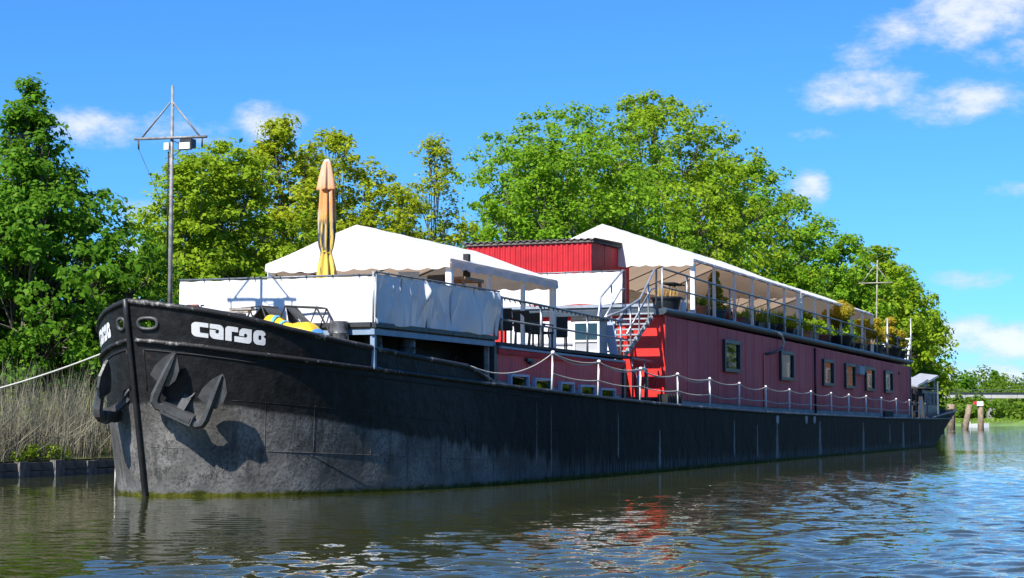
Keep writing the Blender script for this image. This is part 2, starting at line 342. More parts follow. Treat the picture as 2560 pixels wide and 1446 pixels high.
def water_sheet():
    rng = np.random.default_rng(3); ys = [9.0]
    while ys[-1] < 125: ys.append(ys[-1]+.060+.0030*(ys[-1]-9))
    Y = np.array(ys); X = np.arange(-22, 36.01, .088)
    GX, GY = np.meshgrid(X, Y, indexing='ij'); v = (GX-OX)*cos(TH)-(GY-OY)*sin(TH); u = (GX-OX)*sin(TH)+(GY-OY)*cos(TH)
    Z = np.zeros_like(GX); L = 10**rng.uniform(math.log10(.19), math.log10(.75), 64); th = rng.normal(radians(80), radians(34), 64); ph = rng.uniform(0, 6.28, 64)
    step = .060+.0030*(GY-9)
    for l, a, p in zip(L, th, ph):
        k = 2*pi/l; sl = .021*(l/.8)**.12; vis = np.clip((l/step-2.2)/2., 0, 1)          # drop what the mesh cannot carry
        Z += vis*sl/k*np.sin(k*(GX*cos(a)+GY*sin(a))+p)*1.5
    pat = .5+.5*np.sin(.16*GX+.9*np.sin(.11*GY+.5)+1.)*np.sin(.13*GY+.8*np.sin(.2*GX)+.3)
    lee = np.clip((v+3.*(pat-.5)-6.8)/7.+np.clip((u-60)/25., 0, 1), 0, 1); lee = lee*lee*(3-2*lee)                     # calmer in the lee of the hull
    amp = (.22+.82*lee)*(.6+.75*pat); amp = np.where((v < 4.5) & (u < 70), np.minimum(amp, .5), amp)
    # two or three stray wakes rolling in
    for cx, cy, l, am in ((9., 21., 1.15, .020), (15., 30., 1.5, .022)):
        r = np.hypot(GX-cx, (GY-cy)*.8); Z += am*np.sin(2*pi*r/l)*np.exp(-((r-5.)/4.5)**2)*np.clip((l/step-2.2)/2., 0, 1)
    edge = np.minimum.reduce([np.clip((GX+22)/4, 0, 1), np.clip((36-GX)/4, 0, 1), np.clip((GY-9)/1.5, 0, 1), np.clip((Y[-1]-GY)/30, 0, 1)])
    Z *= amp*edge
    nx, ny = GX.shape; V = np.stack([GX, GY, Z], -1).reshape(-1, 3); I = np.arange(nx*ny).reshape(nx, ny)
    F = np.stack([I[:-1, :-1], I[1:, :-1], I[1:, 1:], I[:-1, 1:]], -1).reshape(-1, 4)
    # flat sheet round the waves, out to the horizon
    o = len(V); bx0, bx1, by0, by1 = -22., float(X[-1]), 9., float(Y[-1]); gx = [-1800., bx0, bx1, 1800.]; gy = [-300., by0, by1, 3600.]
    V = np.concatenate([V, np.array([(x, y, 0.) for x in gx for y in gy])]); E = [(o+i*4+j, o+(i+1)*4+j, o+(i+1)*4+j+1, o+i*4+j+1) for i in range(3) for j in range(3) if not (i == 1 and j == 1)]
    F = np.concatenate([F, np.array(E)]); me = bpy.data.meshes.new('water'); me.vertices.add(len(V)); me.vertices.foreach_set('co', V.astype(np.float32).ravel())
    me.loops.add(F.size); me.loops.foreach_set('vertex_index', F.astype(np.int32).ravel()); me.polygons.add(len(F)); me.polygons.foreach_set('loop_start', np.arange(0, F.size, 4, dtype=np.int32)); me.polygons.foreach_set('loop_total', np.full(len(F), 4, dtype=np.int32))
    me.update(calc_edges=True); tag(link('water', me, MAT['water'], smooth=True), kind='structure')
water_sheet()

def ground_mat():
    t = NT('bank soil and grass'); f = t.noise(.5, 5, .6); g = t.noise(6, 4, .6)
    c = t.mix(t.rng(f, .3, .7), (.045,.060,.012), (.085,.10,.02)); c = t.mix(t.rng(g, .5, .8, 0, .7), c, (.06,.045,.025))
    return t.done(t.bsdf(c, .95, 0, t.bump(g, .8, .1)))
MAT['ground'] = ground_mat()
def bank_z(u, v):
    d = -9.85-v
    return float(np.interp(d, [0, 1, 3, 8, 30, 300], [.42, .60, .95, 1.35, 1.8, 3.0]))+.10*sin(u*.7+v*.4)*min(1, max(0, d)/3.)
g = MB()
vs_ = [-9.9, -10.4, -11, -12, -13.5, -15, -17, -20, -25, -32, -45, -70, -120, -200, -320]
us_ = list(np.arange(-80, 60, 2.5))+list(np.arange(60, 189, 7))
nn = len(vs_)
g.add([(v, u, bank_z(u, v)) for u in us_ for v in vs_], [(i*nn+j, i*nn+j+1, (i+1)*nn+j+1, (i+1)*nn+j) for i in range(len(us_)-1) for j in range(nn-1)])
gs = len(g.v); g.add([(-9.9, u, z) for u in us_ for z in (-.6, bank_z(u, -9.9))], [(2*i, 2*i+1, 2*i+3, 2*i+2) for i in range(len(us_)-1)])
tag(g.build('bank_ground', MAT['ground'], loc=(OX, OY, 0), rz=-TH, smooth=True), kind='structure')
# far bank, beyond the bend of the river
g = MB(); g.grid(40, 14, lambda a, b: (-330+1000*a+ (b*40), 545+6*sin(a*9)+(b**1.6)*500, .05+ (0 if b < .01 else 0.5+2.6*b**.6 + .3*sin(a*40+b*9))))
MAT['meadow'] = mk('far meadow', (.12,.20,.03), .95, var=.35, vs=.15)
tag(g.build('far_bank_ground', MAT['meadow'], smooth=True), kind='structure')

# quay of concrete slabs between posts
MAT['quay'] = mk('weathered quay slab', (.13,.12,.10), .9, var=.4, vs=3, bump=.7, bs=12)
MAT['quay_post'] = mk('weathered quay post', (.18,.17,.15), .9, var=.4, vs=4, bump=.7, bs=14)
Q = thing('quay_wall', 'low weathered quay wall of slabs and posts under the dry reeds', 'quay wall', SW(0, -9.8, 0), -TH)
pm = MB(); pm.box(-.02, .16, -.22, .22, -.7, .40).build('post_proto', MAT['quay_post']); P0 = bpy.data.objects['post_proto']; pme = P0.data; bpy.data.objects.remove(P0)
sm_ = MB(); sm_.box(-.06, .06, -.555, .555, -.105, .105); sme = bpy.data.meshes.new('slab'); sme.from_pydata(sm_.v, [], sm_.f); sme.materials.append(MAT['quay'])
pme.name = 'post'
for i in range(-6, 22):
    u = i*1.6
    o = link('post', pme, None, Q, loc=(random.uniform(-.02, .02), u, random.uniform(-.03, .04)), rz=random.uniform(-.02, .02))
    for k, z in enumerate((.05, .285)):
        o = link('slab', sme, None, Q, loc=(.02+random.uniform(-.02, .02), u+.8, z+random.uniform(-.008, .008)), rz=random.uniform(-.015, .015))
# ================================================================== THE BARGE
B = sthing('barge', 'long black cargo barge converted with red deckhouses, moored along the bank', 'barge', 0, 0, 0)
# rows: s (station at the waterline), w (half breadth), du/dz, dv/dz, z of the rubbing rail, z of the bulwark top
ROW = []
zr_k = ([0,.15,.4,.8,1.4,2,2.6,3.5,4.6,6,7,8.5,10,14,18,25,35,45,60,74,85], [3.09,3.0,2.93,2.83,2.75,2.69,2.64,2.585,2.515,2.44,2.40,2.34,2.29,2.17,2.07,1.94,1.81,1.73,1.64,1.60,1.66])
zb_k = ([0,.15,.4,.8,1.4,2,2.6,3.5,4.6,6,7.2,8.4], [3.83,3.71,3.62,3.48,3.30,3.19,3.10,3.0,2.89,2.79,2.71,2.38])
for s, wv in [(0,0),(.15,.75),(.4,1.2),(.8,1.8),(1.4,2.35),(2.6,3.0),(4.6,3.65),(7,4.02),(10,4.25),(18,4.35),(40,4.35),(64,4.35)]:
    ROW.append((s, wv, -.215*exp(-s/3.), .10*exp(-((s-1.)/2.5)**2)*min(1, s/.3)))
ROW += [(74,4.35,1.6,0.0),(79,4.2,3.4,.03),(82,3.6,4.6,.09),(84,2.5,5.2,.06),(84.8,1.4,5.4,.02),(85,.55,5.5,0.)]
arc_k = [0.]
for a, b in zip(ROW, ROW[1:]): arc_k.append(arc_k[-1]+math.hypot(b[0]-a[0], b[1]-a[1]))
ARC = np.array(arc_k); RK = np.array(ROW)
TD = np.concatenate([np.linspace(0, 14, 5601), np.linspace(14.02, ARC[-1], 4000)]); RD = np.stack([pchip(ARC, RK[:, k], TD) for k in range(4)])
def row(t):
    i = min(len(TD)-2, max(0, int(np.searchsorted(TD, t))-1)); f = min(1., max(0., (t-TD[i])/(TD[i+1]-TD[i])))
    return [RD[k, i]*(1-f)+RD[k, i+1]*f for k in range(4)]
def zrail(s): return float(np.interp(s, *zr_k))
def zbul(s): return float(np.interp(s, *zb_k))
def side(x, s, sg):
    if sg > 0: return x
    f = min(1, max(0, (s-40)/30.)); return (1-f)*(-.74*x*(1-.34*exp(-max(0., s)/1.25)))+f*(1.1-x)
def HP(t, z, sg=1):
    s, wv, du, dv = row(t)
    zz = max(z, -.2)
    x = wv+dv*zz
    if z < 0: x *= 1+.12*z
    return Vector((side(x, s, sg), s+du*zz, z))
def HN(t, z, sg=1):
    a = HP(max(0.001, t-.01), z, sg); b = HP(t+.01, z, sg); c = HP(t, z+.02, sg)-HP(t, z, sg); n = (b-a).cross(c).normalized()
    return n*sg
def t_of_s(s):
    lo, hi = 0., ARC[-1]
    for _ in range(40):
        m = (lo+hi)/2
        if row(m)[0] < s: lo = m
        else: hi = m
    return lo
T_END = ARC[-1]
TS = list(np.linspace(0, 1.6, 33))+list(np.linspace(1.7, 6, 32))+list(np.linspace(6.4, 12, 15))+list(np.linspace(13, 78, 34))+list(np.linspace(79, T_END, 26))

def hull_mat():
    t = NT('black hull paint'); x = t.xyz(); v, u, z = x[0], x[1], x[2]
    st = t.noise(1., 4, .6, t.scaled(1.2, 2.6, .22)); st2 = t.noise(1., 3, .6, t.scaled(5, 7, .25)); lo = t.noise(.9, 4, .55); fn = t.noise(16, 5, .65); md = t.noise(4.5, 4, .6)
    e = t.math('POWER', 2.718, t.math('MULTIPLY', t.math('MAXIMUM', u, 0.), -.13))
    zb = t.math('ADD', .42, t.math('MULTIPLY', e, 1.42)); zb = t.math('ADD', zb, t.math('MULTIPLY', t.math('SUBTRACT', st, .5), t.rng(u, 3, 9, .15, 1.3)))
    lowm = t.rng(t.math('SUBTRACT', zb, z), -.05, t.rng(u, 2, 12, .05, .35))
    worn = t.mix(t.rng(lo, .36, .64), (.105,.101,.094), (.25,.24,.225)); worn = t.mix(t.rng(fn, .45, .7, 0, .75), worn, (.05,.048,.045)); worn = t.mix(t.rng(st2, .52, .72, 0, .75), worn, (.045,.044,.042))
    worn = t.mix(t.rng(u, 6, 16), worn, t.mix(t.rng(st2, .3, .75), (.014,.012,.011), (.085,.080,.074)))
    up = t.mix(t.rng(md, .35, .75), (.010,.010,.0105), (.021,.021,.022)); up = t.mix(t.rng(st2, .60, .85, 0, .5), up, (.045,.045,.046))
    up = t.mix(t.rng(u, 4, 14), up, t.mix(t.rng(st, .3, .8), (.0085,.0066,.0056), (.019,.0155,.0135)))
    c = t.mix(lowm, up, worn)
    # alligatored paint
    vo = t.n('ShaderNodeTexVoronoi', feature='DISTANCE_TO_EDGE'); vo.inputs['Scale'].default_value = 11.; t.put(t.scaled(1, 1, 1), vo.inputs['Vector'])
    vd = t.n('ShaderNodeTexVoronoi', feature='DISTANCE_TO_EDGE'); vd.inputs['Scale'].default_value = 27.; t.put(t.scaled(1, 1, 1), vd.inputs['Vector'])
    pm = t.math('MULTIPLY', t.rng(t.noise(1.3, 5, .7), .45, .56), t.rng(md, .36, .50)); crack = t.math('MULTIPLY', t.rng(vo.outputs['Distance'], .0, .055, 1, 0), pm); crack = t.math('MAXIMUM', crack, t.math('MULTIPLY', t.rng(vd.outputs['Distance'], .0, .10, .8, 0), t.math('MULTIPLY', pm, t.rng(fn, .4, .6))))
    crack = t.math('MULTIPLY', crack, t.math('MULTIPLY', lowm, t.rng(u, 4, 8, 1, 0)))
    c = t.mix(t.math('MULTIPLY', crack, .85), c, (.010,.010,.010))
    # white runs below the scuppers, salt along the boot top
    run = None
    for ui, zt, wd, zl in [(37.2, 1.45, 0.304, 0.0),(45.2, 1.45, 0.38, 0.0),(55.2, 1.4, 0.38, 0.0),(66.8, 1.4, 0.456, 0.0),(62.6, 1.3, 0.247, 0.4),(11.0, 1.95, 0.022, 0.5),(12.0, 1.9, 0.028, 0.1),(17.4, 1.7, 0.07, 0.5),(30.6, 1.5, 0.133, 0.3),(34.0, 1.35, 0.133, 0.2),(21.5, 1.2, 0.152, 0.1),(72.5, 1.35, 0.285, 0.2)]:
        j = t.math('ADD', t.math('SUBTRACT', u, ui), t.math('MULTIPLY', t.math('SUBTRACT', md, .5), wd*.9))
        taper = t.rng(z, zl, zt, 1.15, .35, False)
        m = t.rng(t.math('DIVIDE', t.math('ABSOLUTE', j), t.math('MULTIPLY', taper, wd)), .5, 1.1, 1, 0)
        m = t.math('MULTIPLY', m, t.math('MULTIPLY', t.rng(z, zt-.04, zt+.04, 1, 0), t.rng(z, zl-.1, zl+.15, .0, 1.)))
        run = m if run is None else t.math('MAXIMUM', run, m)
    run = t.math('MULTIPLY', run, t.rng(fn, .3, .6, .15, .8)); c = t.mix(run, c, (.36,.37,.38))
    salt = t.math('MULTIPLY', t.rng(z, .10, .42, 1, 0), t.rng(st2, .38, .62)); c = t.mix(t.math('MULTIPLY', salt, .45), c, (.21,.22,.21))
    rust = t.math('MULTIPLY', t.rng(t.noise(2.6, 5, .65), .64, .72), t.rng(z, 2.2, 2.7)); c = t.mix(t.math('MULTIPLY', rust, .25), c, (.16,.05,.02))
    al = t.rng(t.math('ADD', z, t.math('MULTIPLY', t.math('SUBTRACT', md, .5), .22)), .04, .12, 1, 0); c = t.mix(al, c, t.mix(t.rng(md, .35, .65), (.035,.045,.004), (.11,.11,.006)))
    h = t.math('ADD', t.math('MULTIPLY', lo, 2.2), t.math('ADD', t.math('MULTIPLY', fn, .26), t.math('MULTIPLY', md, .55))); h = t.math('SUBTRACT', h, t.math('MULTIPLY', crack, .22))
    return t.done(t.bsdf(c, t.math('ADD', t.rng(u, 3, 12, .46, .62), t.math('MULTIPLY', t.math('SUBTRACT', fn, .5), .3)), 0, t.bump(h, .6, .045), spec=.5, **{'Specular IOR Level': t.rng(u, 3, 11, .30, .08)}))
MAT['hull'] = hull_mat()

# --- hull shell
ZF = [-.45, -.2, -.02, .06, .12, .2, .3, .45, .6, .75, .88, 1.0]
h = MB()
for sg in (1, -1):
    n0 = len(h.v); nz = len(ZF)
    for t in TS:
        zr = zrail(row(t)[0])
        for f in ZF: h.v.append(tuple(HP(t, f*zr if f > 0 else f*1.6, sg)))
    for i in range(len(TS)-1):
        for j in range(nz-1):
            a = n0+i*nz+j; q = (a, a+nz, a+nz+1, a+1); h.f.append(q if sg > 0 else q[::-1])
HULL = h.build('hull', MAT['hull'], B, smooth=True)
d = MB(); L = []
for t in TS:
    s = row(t)[0]; z = zrail(s)-.06; L.append((HP(t, z, 1), HP(t, z, -1)))
d.add([p for q in L for p in q], [(2*i, 2*i+2, 2*i+3, 2*i+1) for i in range(len(L)-1)])
d.build('deck', MAT['roof_felt'], B)
# stem bar
b = MB(); b.tube([(0, -.215*z-.035, z) for z in np.linspace(-.4, 3.88, 14)], .055, 8); b.build('stem_bar', MAT['black_paint'], B, True)
# rubbing rail and bead below it, both sides
for sg in (1, -1):
    b = MB(); b.tube([HP(t, zrail(row(t)[0]), sg)+HN(t, zrail(row(t)[0]), sg)*.02 for t in TS if t > .05], .050, 7); b.build('rubbing_rail', MAT['scuff'], HULL, True)
    b = MB(); tt = [t for t in TS if .22 < t < 14]; b.tube([HP(t, zrail(row(t)[0])-.17, sg)+HN(t, zrail(row(t)[0])-.17, sg)*.004 for t in tt], .016, 6)
    b.tube([HP(.22, z, sg)+HN(.22, z, sg)*.004 for z in np.linspace(zrail(.05)-.17, 2.1, 8)], .014, 6); b.build('weld_bead', MAT['black_matt'], HULL, True)
def seam(t0, t1, z0, z1, n=30, r=.0055):
    b = MB(); b.tube([HP(t0+(t1-t0)*k/n, z0+(z1-z0)*k/n)+HN(t0+(t1-t0)*k/n, z0+(z1-z0)*k/n)*.003 for k in range(n+1)], r, 5); b.build('weld_seam', MAT['hull'], HULL, True)
ta = t_of_s
seam(ta(.62), ta(6), 1.90, 1.48); seam(.2, ta(9), .98, .55, 60); seam(ta(1.05), ta(1.05), 1.87, .92); seam(ta(1.95), ta(1.95), 1.80, .88); seam(ta(3.4), ta(3.4), 1.66, .78)
seam(ta(1.9), ta(3.4), .80, .12); seam(ta(7), ta(7), 1.4, .5); seam(ta(12), ta(60), 1.25, .75, 60, .005)
# --- bulwark at the bow, with open fairleads
def bulwark(ts, zt, sg, hole=None):
    m = MB(); nz = 17; out = []; inn = []
    for t in ts:
        s = row(t)[0]; z0 = zrail(s); z1 = max(zt(s), z0+.01)
        for j in range(nz):
            z = z0+(z1-z0)*j/(nz-1); p = HP(t, z, sg); n = HN(max(t, .02), z, sg); out.append(p); inn.append(p-n*.035)
    N = len(out); fs = []
    for i in range(len(ts)-1):
        for j in range(nz-1):
            a = i*nz+j; q = (a, a+nz, a+nz+1, a+1); c = (out[a]+out[a+nz+1])/2; tc_ = (ts[i]+ts[i+1])/2
            if hole and ((tc_-hole[0])/hole[2])**2+((c.z-hole[1])/hole[3])**2 < 1: continue
            fs.append(q if sg > 0 else q[::-1]); fs.append(tuple(k+N for k in (q[::-1] if sg > 0 else q)))
    m.add(out+inn, fs)
    o = m.build('bulwark', MAT['hull'], B, True)
    r = MB(); r.tube([HP(t, max(zt(row(t)[0]), zrail(row(t)[0]))+.01, sg)-HN(max(t, .02), zrail(row(t)[0]), sg)*.015 for t in ts], .062, 8); r.build('bulwark_rail', MAT['scuff'], o, True)
    if hole:
        r = MB(); r.tube([HP(hole[0]+hole[2]*1.06*(abs(cos(a))**.75)*(1 if cos(a) > 0 else -1), hole[1]+hole[3]*1.06*(abs(sin(a))**.75)*(1 if sin(a) > 0 else -1), sg)+HN(hole[0], hole[1], sg)*.01 for a in np.linspace(0, 2*pi, 29)[:-1]], .036, 7, closed=True)
        r.build('fairlead_ring', MAT['anchor'], o, True)
    return o
tb = t_of_s(8.4)
tsb = list(np.linspace(0, .85, 69))+[t for t in TS if .88 < t < tb]+[tb]
BW = bulwark(tsb, zbul, 1, (.335, 3.40, .155, .10)); BWs = bulwark(tsb, zbul, -1, (.335, 3.40, .155, .10))
tst = t_of_s(74.5); stern_z = lambda s: 1.62+.55*min(1., max(0., (s-74.5)/8.))**.8
for sg in (1, -1): bulwark([tst+(T_END-tst)*k/40 for k in range(41)], stern_z, sg)
# pale drips and pads under the rail
for u, z in ((37.2, 1.55), (42.4, 1.55), (44.0, 1.55)):
    m = MB(); p = HP(ta(u), z); m.prism([(0,.16),(.14,.10),(.12,-.10),(0,-.2),(-.12,-.10),(-.14,.10)], 0, .03, lambda a, b_, d: (p.x+d, p.y+a*1.6, p.z+b_)); m.build('anode_pad', MAT['grey_panel'], HULL)

# --- lettering "cargo", drawn as distance fields and laid on the plating
def rb(x, y, x0, x1, y0, y1, r):       # box with corner radii (bl, br, tr, tl)
    rr = np.where(x < (x0+x1)/2, np.where(y < (y0+y1)/2, r[0], r[3]), np.where(y < (y0+y1)/2, r[1], r[2]))
    qx = np.abs(x-(x0+x1)/2)-(x1-x0)/2+rr; qy = np.abs(y-(y0+y1)/2)-(y1-y0)/2+rr
    return np.minimum(np.maximum(qx, qy), 0)+np.hypot(np.maximum(qx, 0), np.maximum(qy, 0))-rr
cir = lambda x, y, a, b_, r: np.hypot(x-a, y-b_)-r
mn, mxx = np.minimum, np.maximum
def gl_c(x, y): return mxx(rb(x, y, 0, .90, 0, 1, (.28,.02,.02,.28)), -rb(x, y, .42, 1.1, .30, .70, (.04,)*4))
def gl_a(x, y):
    s = rb(x, y, .02, .92, 0, 1, (.32,.02,.30,.02)); s = mxx(s, -rb(x, y, -.1, .46, .60, .68, (.02,)*4)); s = mxx(s, -cir(x, y, .50, .50, .115)); s = mxx(s, -rb(x, y, .46, .62, .50, .66, (.06,)*4)); return s
def gl_r(x, y): return mn(rb(x, y, 0, .42, 0, 1, (.02,.02,.02,.24)), rb(x, y, 0, .84, .66, 1, (.02,.02,.02,.24)))
def gl_g(x, y):
    s = mn(rb(x, y, .30, 1.16, .02, 1, (.02,.26,.02,.34)), rb(x, y, -.02, 1.16, 0, .38, (.04,.26,.02,.02)))
    s = mxx(s, -rb(x, y, -.1, .74, .385, .455, (.02,)*4)); s = mxx(s, -cir(x, y, .74, .54, .115)); s = mxx(s, -rb(x, y, .68, .84, .40, .54, (.06,)*4)); return s
def gl_o(x, y):
    s = rb(x, y, 0, .86, 0, 1, (.34,.16,.30,.34)); s = mxx(s, -rb(x, y, .36, .56, .34, .66, (.09,)*4))
    s = mxx(s, -((0.66-x)*.75+np.abs(y-.60)*.9+.03)); return s
def glyph(fn, x0, sg, org, hgt, wid):
    nx, ny = 46, 40; X = np.linspace(-.1, 1.22, nx); Y = np.linspace(-.05, 1.05, ny); G = fn(X[:, None]+0*Y[None], Y[None]+0*X[:, None])
    m = MB(); idx = {}
    def P2(x, y):
        k = (round(x, 4), round(y, 4))
        if k not in idx:
            t = org+(x0+x)*wid; z = zrail(row(t)[0])+.185+y*hgt; p = HP(t, z, sg)+HN(t, z, sg)*.006; idx[k] = len(m.v); m.v.append(tuple(p))
        return idx[k]
    for i in range(nx-1):
        for j in range(ny-1):
            c = [(X[i], Y[j], G[i, j]), (X[i+1], Y[j], G[i+1, j]), (X[i+1], Y[j+1], G[i+1, j+1]), (X[i], Y[j+1], G[i, j+1])]
            poly = []
            for k in range(4):
                a, b_ = c[k], c[(k+1) % 4]
                if a[2] < 0: poly.append((a[0], a[1]))
                if (a[2] < 0) != (b_[2] < 0):
                    f = a[2]/(a[2]-b_[2]); poly.append((a[0]+(b_[0]-a[0])*f, a[1]+(b_[1]-a[1])*f))
            if len(poly) > 2:
                q = []
                for p in poly:
                    k = P2(*p)
                    if k not in q: q.append(k)
                if len(q) > 2: m.f.append(tuple(q) if sg > 0 else tuple(q[::-1]))
    return m
for sg, bwk, o_, wd in ((1, BW, 1.02, .275), (-1, BWs, .95, .26)):
    seq = [(gl_c, 0), (gl_a, .97), (gl_r, 2.0), (gl_g, 2.62), (gl_o, 3.90)]
    for fn, xo in seq:
        if sg < 0: m = glyph(lambda x, y, fn=fn: fn(1.16-x if fn is gl_g else .9-x, y), 4.76-xo-(1.16 if fn is gl_g else .9), sg, o_, .30, wd)
        else: m = glyph(fn, xo, sg, o_, .285, wd)
        m.build('letter', MAT['letter_white'], bwk)

# --- deck line functions of the long deckhouse
def ztop(u): return float(np.interp(u, [24, 48.3, 75], [4.84, 4.66, 4.53]))
def zred(u): return float(np.interp(u, [24, 25.8, 39.3, 75], [2.18, 2.17, 2.02, 1.88]))
def zroof(u): return float(np.interp(u, [24, 30, 45, 75], [5.02, 5.06, 4.98, 4.84]))
HV = 3.56; U0, U1 = 24.8, 74.4
H_ = MB(); H_.hexa([(-2.95, U0, 1.7), (HV-.05, U0, 1.7), (-2.95, U1, 1.5), (HV-.05, U1, 1.5), (-2.95, U0, ztop(U0)), (HV-.05, U0, ztop(U0)), (-2.95, U1, ztop(U1)), (HV-.05, U1, ztop(U1))])
HOUSE = H_.build('deckhouse', MAT['red_front'], B)
# cladding panels on the near side, each its own board
n = 37; wp = (U1-U0)/n
for i in range(n):
    a, b_ = U0+i*wp+.020, U0+(i+1)*wp-.020; pr = HV+random.uniform(-.004, .006)
    m = MB(); m.hexa([(HV-.05, a, zred(a)), (pr, a, zred(a)), (HV-.05, b_, zred(b_)), (pr, b_, zred(b_)), (HV-.05, a, ztop(a)), (pr, a, ztop(a)), (HV-.05, b_, ztop(b_)), (pr, b_, ztop(b_))])
    m.build('wall_panel', MAT['wall_red'], HOUSE)
u = U0
while u < U1-.1:
    b_ = min(U1, u+4.1); pl = HV-.035+random.uniform(-.003, .003)
    m = MB(); m.hexa([(HV-.09, u+.01, zrail(u)-.1), (pl, u+.01, zrail(u)-.1), (HV-.09, b_-.01, zrail(b_)-.1), (pl, b_-.01, zrail(b_)-.1), (HV-.09, u+.01, zred(u)-.003), (pl, u+.01, zred(u)-.003), (HV-.09, b_-.01, zred(b_)-.003), (pl, b_-.01, zred(b_)-.003)])
    m.build('plinth_panel', MAT['grey_panel'], HOUSE); u = b_
# container front: a few ribbed leaves
for i, (v0, v1) in enumerate(((-2.9, -1.6), (-1.58, -.3), (-.28, 1.0), (1.02, 2.27), (2.29, 3.50))):
    m = MB(); nrib = 14; pts = []
    for k in range(nrib*4+1):
        x = v0+(v1-v0)*k/(nrib*4); pts.append((x, U0-.03-(.006 if k % 4 in (1, 2) else 0)))
    vs = [(x, y, z) for x, y in pts for z in (1.9, ztop(U0))]; m.add(vs, [(2*k, 2*k+2, 2*k+3, 2*k+1) for k in range(len(pts)-1)])
    m.build('front_sheet', MAT['red_front'], HOUSE)
m = MB(); m.box(3.44, 3.60, U0-.075, U0+.04, 1.9, ztop(U0)-.005).build('corner_post', MAT['red_front'], HOUSE)
m = MB(); m.box(3.50, 3.615, U1-.02, U1+.1, 1.5, ztop(U1)).build('corner_post', MAT['grey_fascia'], HOUSE)
# flat roof and gutter
m = MB(); NU = 26; prof = [(-3.0, -.19), (3.55, -.19), (3.64, -.17), (3.72, -.11), (3.735, -.04), (3.70, .02), (3.62, .045), (3.5, .0), (-3.0, .0)]
vs = []; 
for k in range(NU):
    u = U0-.35+(U1+.1-(U0-.35))*k/(NU-1); vs += [(x, u, zroof(u)+z) for x, z in prof]
pn = len(prof); fs = [(k*pn+j, k*pn+(j+1) % pn, (k+1)*pn+(j+1) % pn, (k+1)*pn+j) for k in range(NU-1) for j in range(pn)]
fs += [tuple(range(pn)), tuple(range((NU-1)*pn+pn-1, (NU-1)*pn-1, -1))]
ROOF = m.add(vs, fs).build('roof', MAT['gutter'], B)
m = MB(); vs = [(x, U0-.3+(U1-U0+.3)*k/19, zroof(U0-.3+(U1-U0+.3)*k/19)+.012) for k in range(20) for x in (-2.95, 3.48)]
m.add(vs, [(2*k, 2*k+1, 2*k+3, 2*k+2) for k in range(19)]).build('roof_felt', MAT['roof_felt'], ROOF)
m = MB(); m.box(-2.9, 3.3, U0-.34, U0-.02, 4.86, 5.16).build('front_fascia', MAT['grey_fascia'], ROOF)
m = MB(); m.box(-2.9, 3.3, U0-.40, U0-.345, 5.10, 5.19).build('front_trim', MAT['galv'], ROOF)
# downpipe seams and fittings on the wall
m = MB(); m.tube([(3.60, 48.0, zred(48)-.2), (3.60, 48.0, ztop(48)-.02)], .05, 8); m.build('downpipe', MAT['slate_frame'], HOUSE, True)
m = MB(); m.box(3.565, 3.60, 38.35, 38.62, zred(38), 4.05).build('red_conduit', MAT['red_front'], HOUSE)
m = MB(); P = [(3.55, 39.2, 4.95), (3.72, 39.9, 4.98), (3.78, 40.7, 4.86), (3.78, 41.1, 4.62), (3.76, 40.9, 4.38), (3.70, 40.0, 4.18), (3.60, 38.6, 4.05)]
m.tube(P[:5], .05, 8); m.build('vent_hose', MAT['white_rope'], HOUSE, True); m = MB(); m.tube(P[4:], .045, 8); m.build('vent_pipe', MAT['dark_metal'], HOUSE, True)
m = MB(); m.box(3.57, 3.74, 57.9, 59.2, 3.72, 4.14); m.build('meter_box', MAT['grey_panel'], HOUSE); m = MB(); m.box(3.57, 3.70, 59.24, 60.0, 3.85, 4.18); m.build('meter_box', MAT['dark_metal'], HOUSE)
m = MB(); m.box(3.55, 3.60, 70.3, 70.7, 4.0, 4.12); m.build('vent_slot', MAT['black_matt'], HOUSE)
m = MB(); m.box(3.55, 3.62, 65.5, 68.3, 1.55, 1.98); m.build('access_hatch', MAT['black_matt'], HOUSE)
# windows
def window(parent, u0, u1, z0, z1, v, fr, backing, dp=.10, fw=.10, sub=None):
    W_ = MB(); o = v-.004
    W_.box(o, o+dp, u0, u0+fw, z0, z1); W_.box(o, o+dp, u1-fw, u1, z0, z1); W_.box(o, o+dp, u0+fw, u1-fw, z1-fw, z1); W_.box(o, o+dp, u0+fw, u1-fw, z0, z0+fw)
    w_ = W_.build('window', fr, parent)
    m = MB(); m.box(v+.012, v+.02, u0+fw+.01, u1-fw-.01, z0+fw+.01, z1-fw-.01); m.build('blind', backing, w_)  # sheet behind the glass: blind, painted reflection, painted room shade
    m = MB(); m.box(v+.034, v+.040, u0+fw-.005, u1-fw+.005, z0+fw-.005, z1-fw+.005); m.build('pane', MAT['glass'], w_)
    if sub == 'rail':
        m = MB(); m.box(v+.042, v+.075, u0+fw, u1-fw, z1-fw-.06, z1-fw-.015); m.build('sash', fr, w_)
    if sub == 'motif':
        m = MB(); uc = (u0+u1)/2; m.prism([(-.10,-.35),(.10,-.35),(.06,-.1),(.35,-.16),(.08,.05),(.05,.28),(-.06,.28),(-.08,.05),(-.3,-.16),(-.06,-.1)], .021, .026, lambda a, b_, d: (v+d, uc+a*1.3, (z0+z1)/2+b_)); m.build('motif', MAT['white_paint'], w_)  # white part of the painted house reflection
    return w_
for u0, u1, zt, zb_, bl, sub in ((32.1,34.4,4.37,3.23,'blind_dark',None),(41.1,43.5,4.29,3.11,'blind_dark',None),(49.6,51.9,4.21,3.04,'blind_orange','motif'),(54.75,57.2,4.18,3.01,'blind_orange',None),(60.05,62.5,4.15,2.97,'blind_orange',None),(65.6,68.0,4.11,2.95,'blind_dark',None)):
    window(B, u0, u1, zb_, zt, HV, MAT['slate_frame'], MAT[bl], .12, .13, sub)

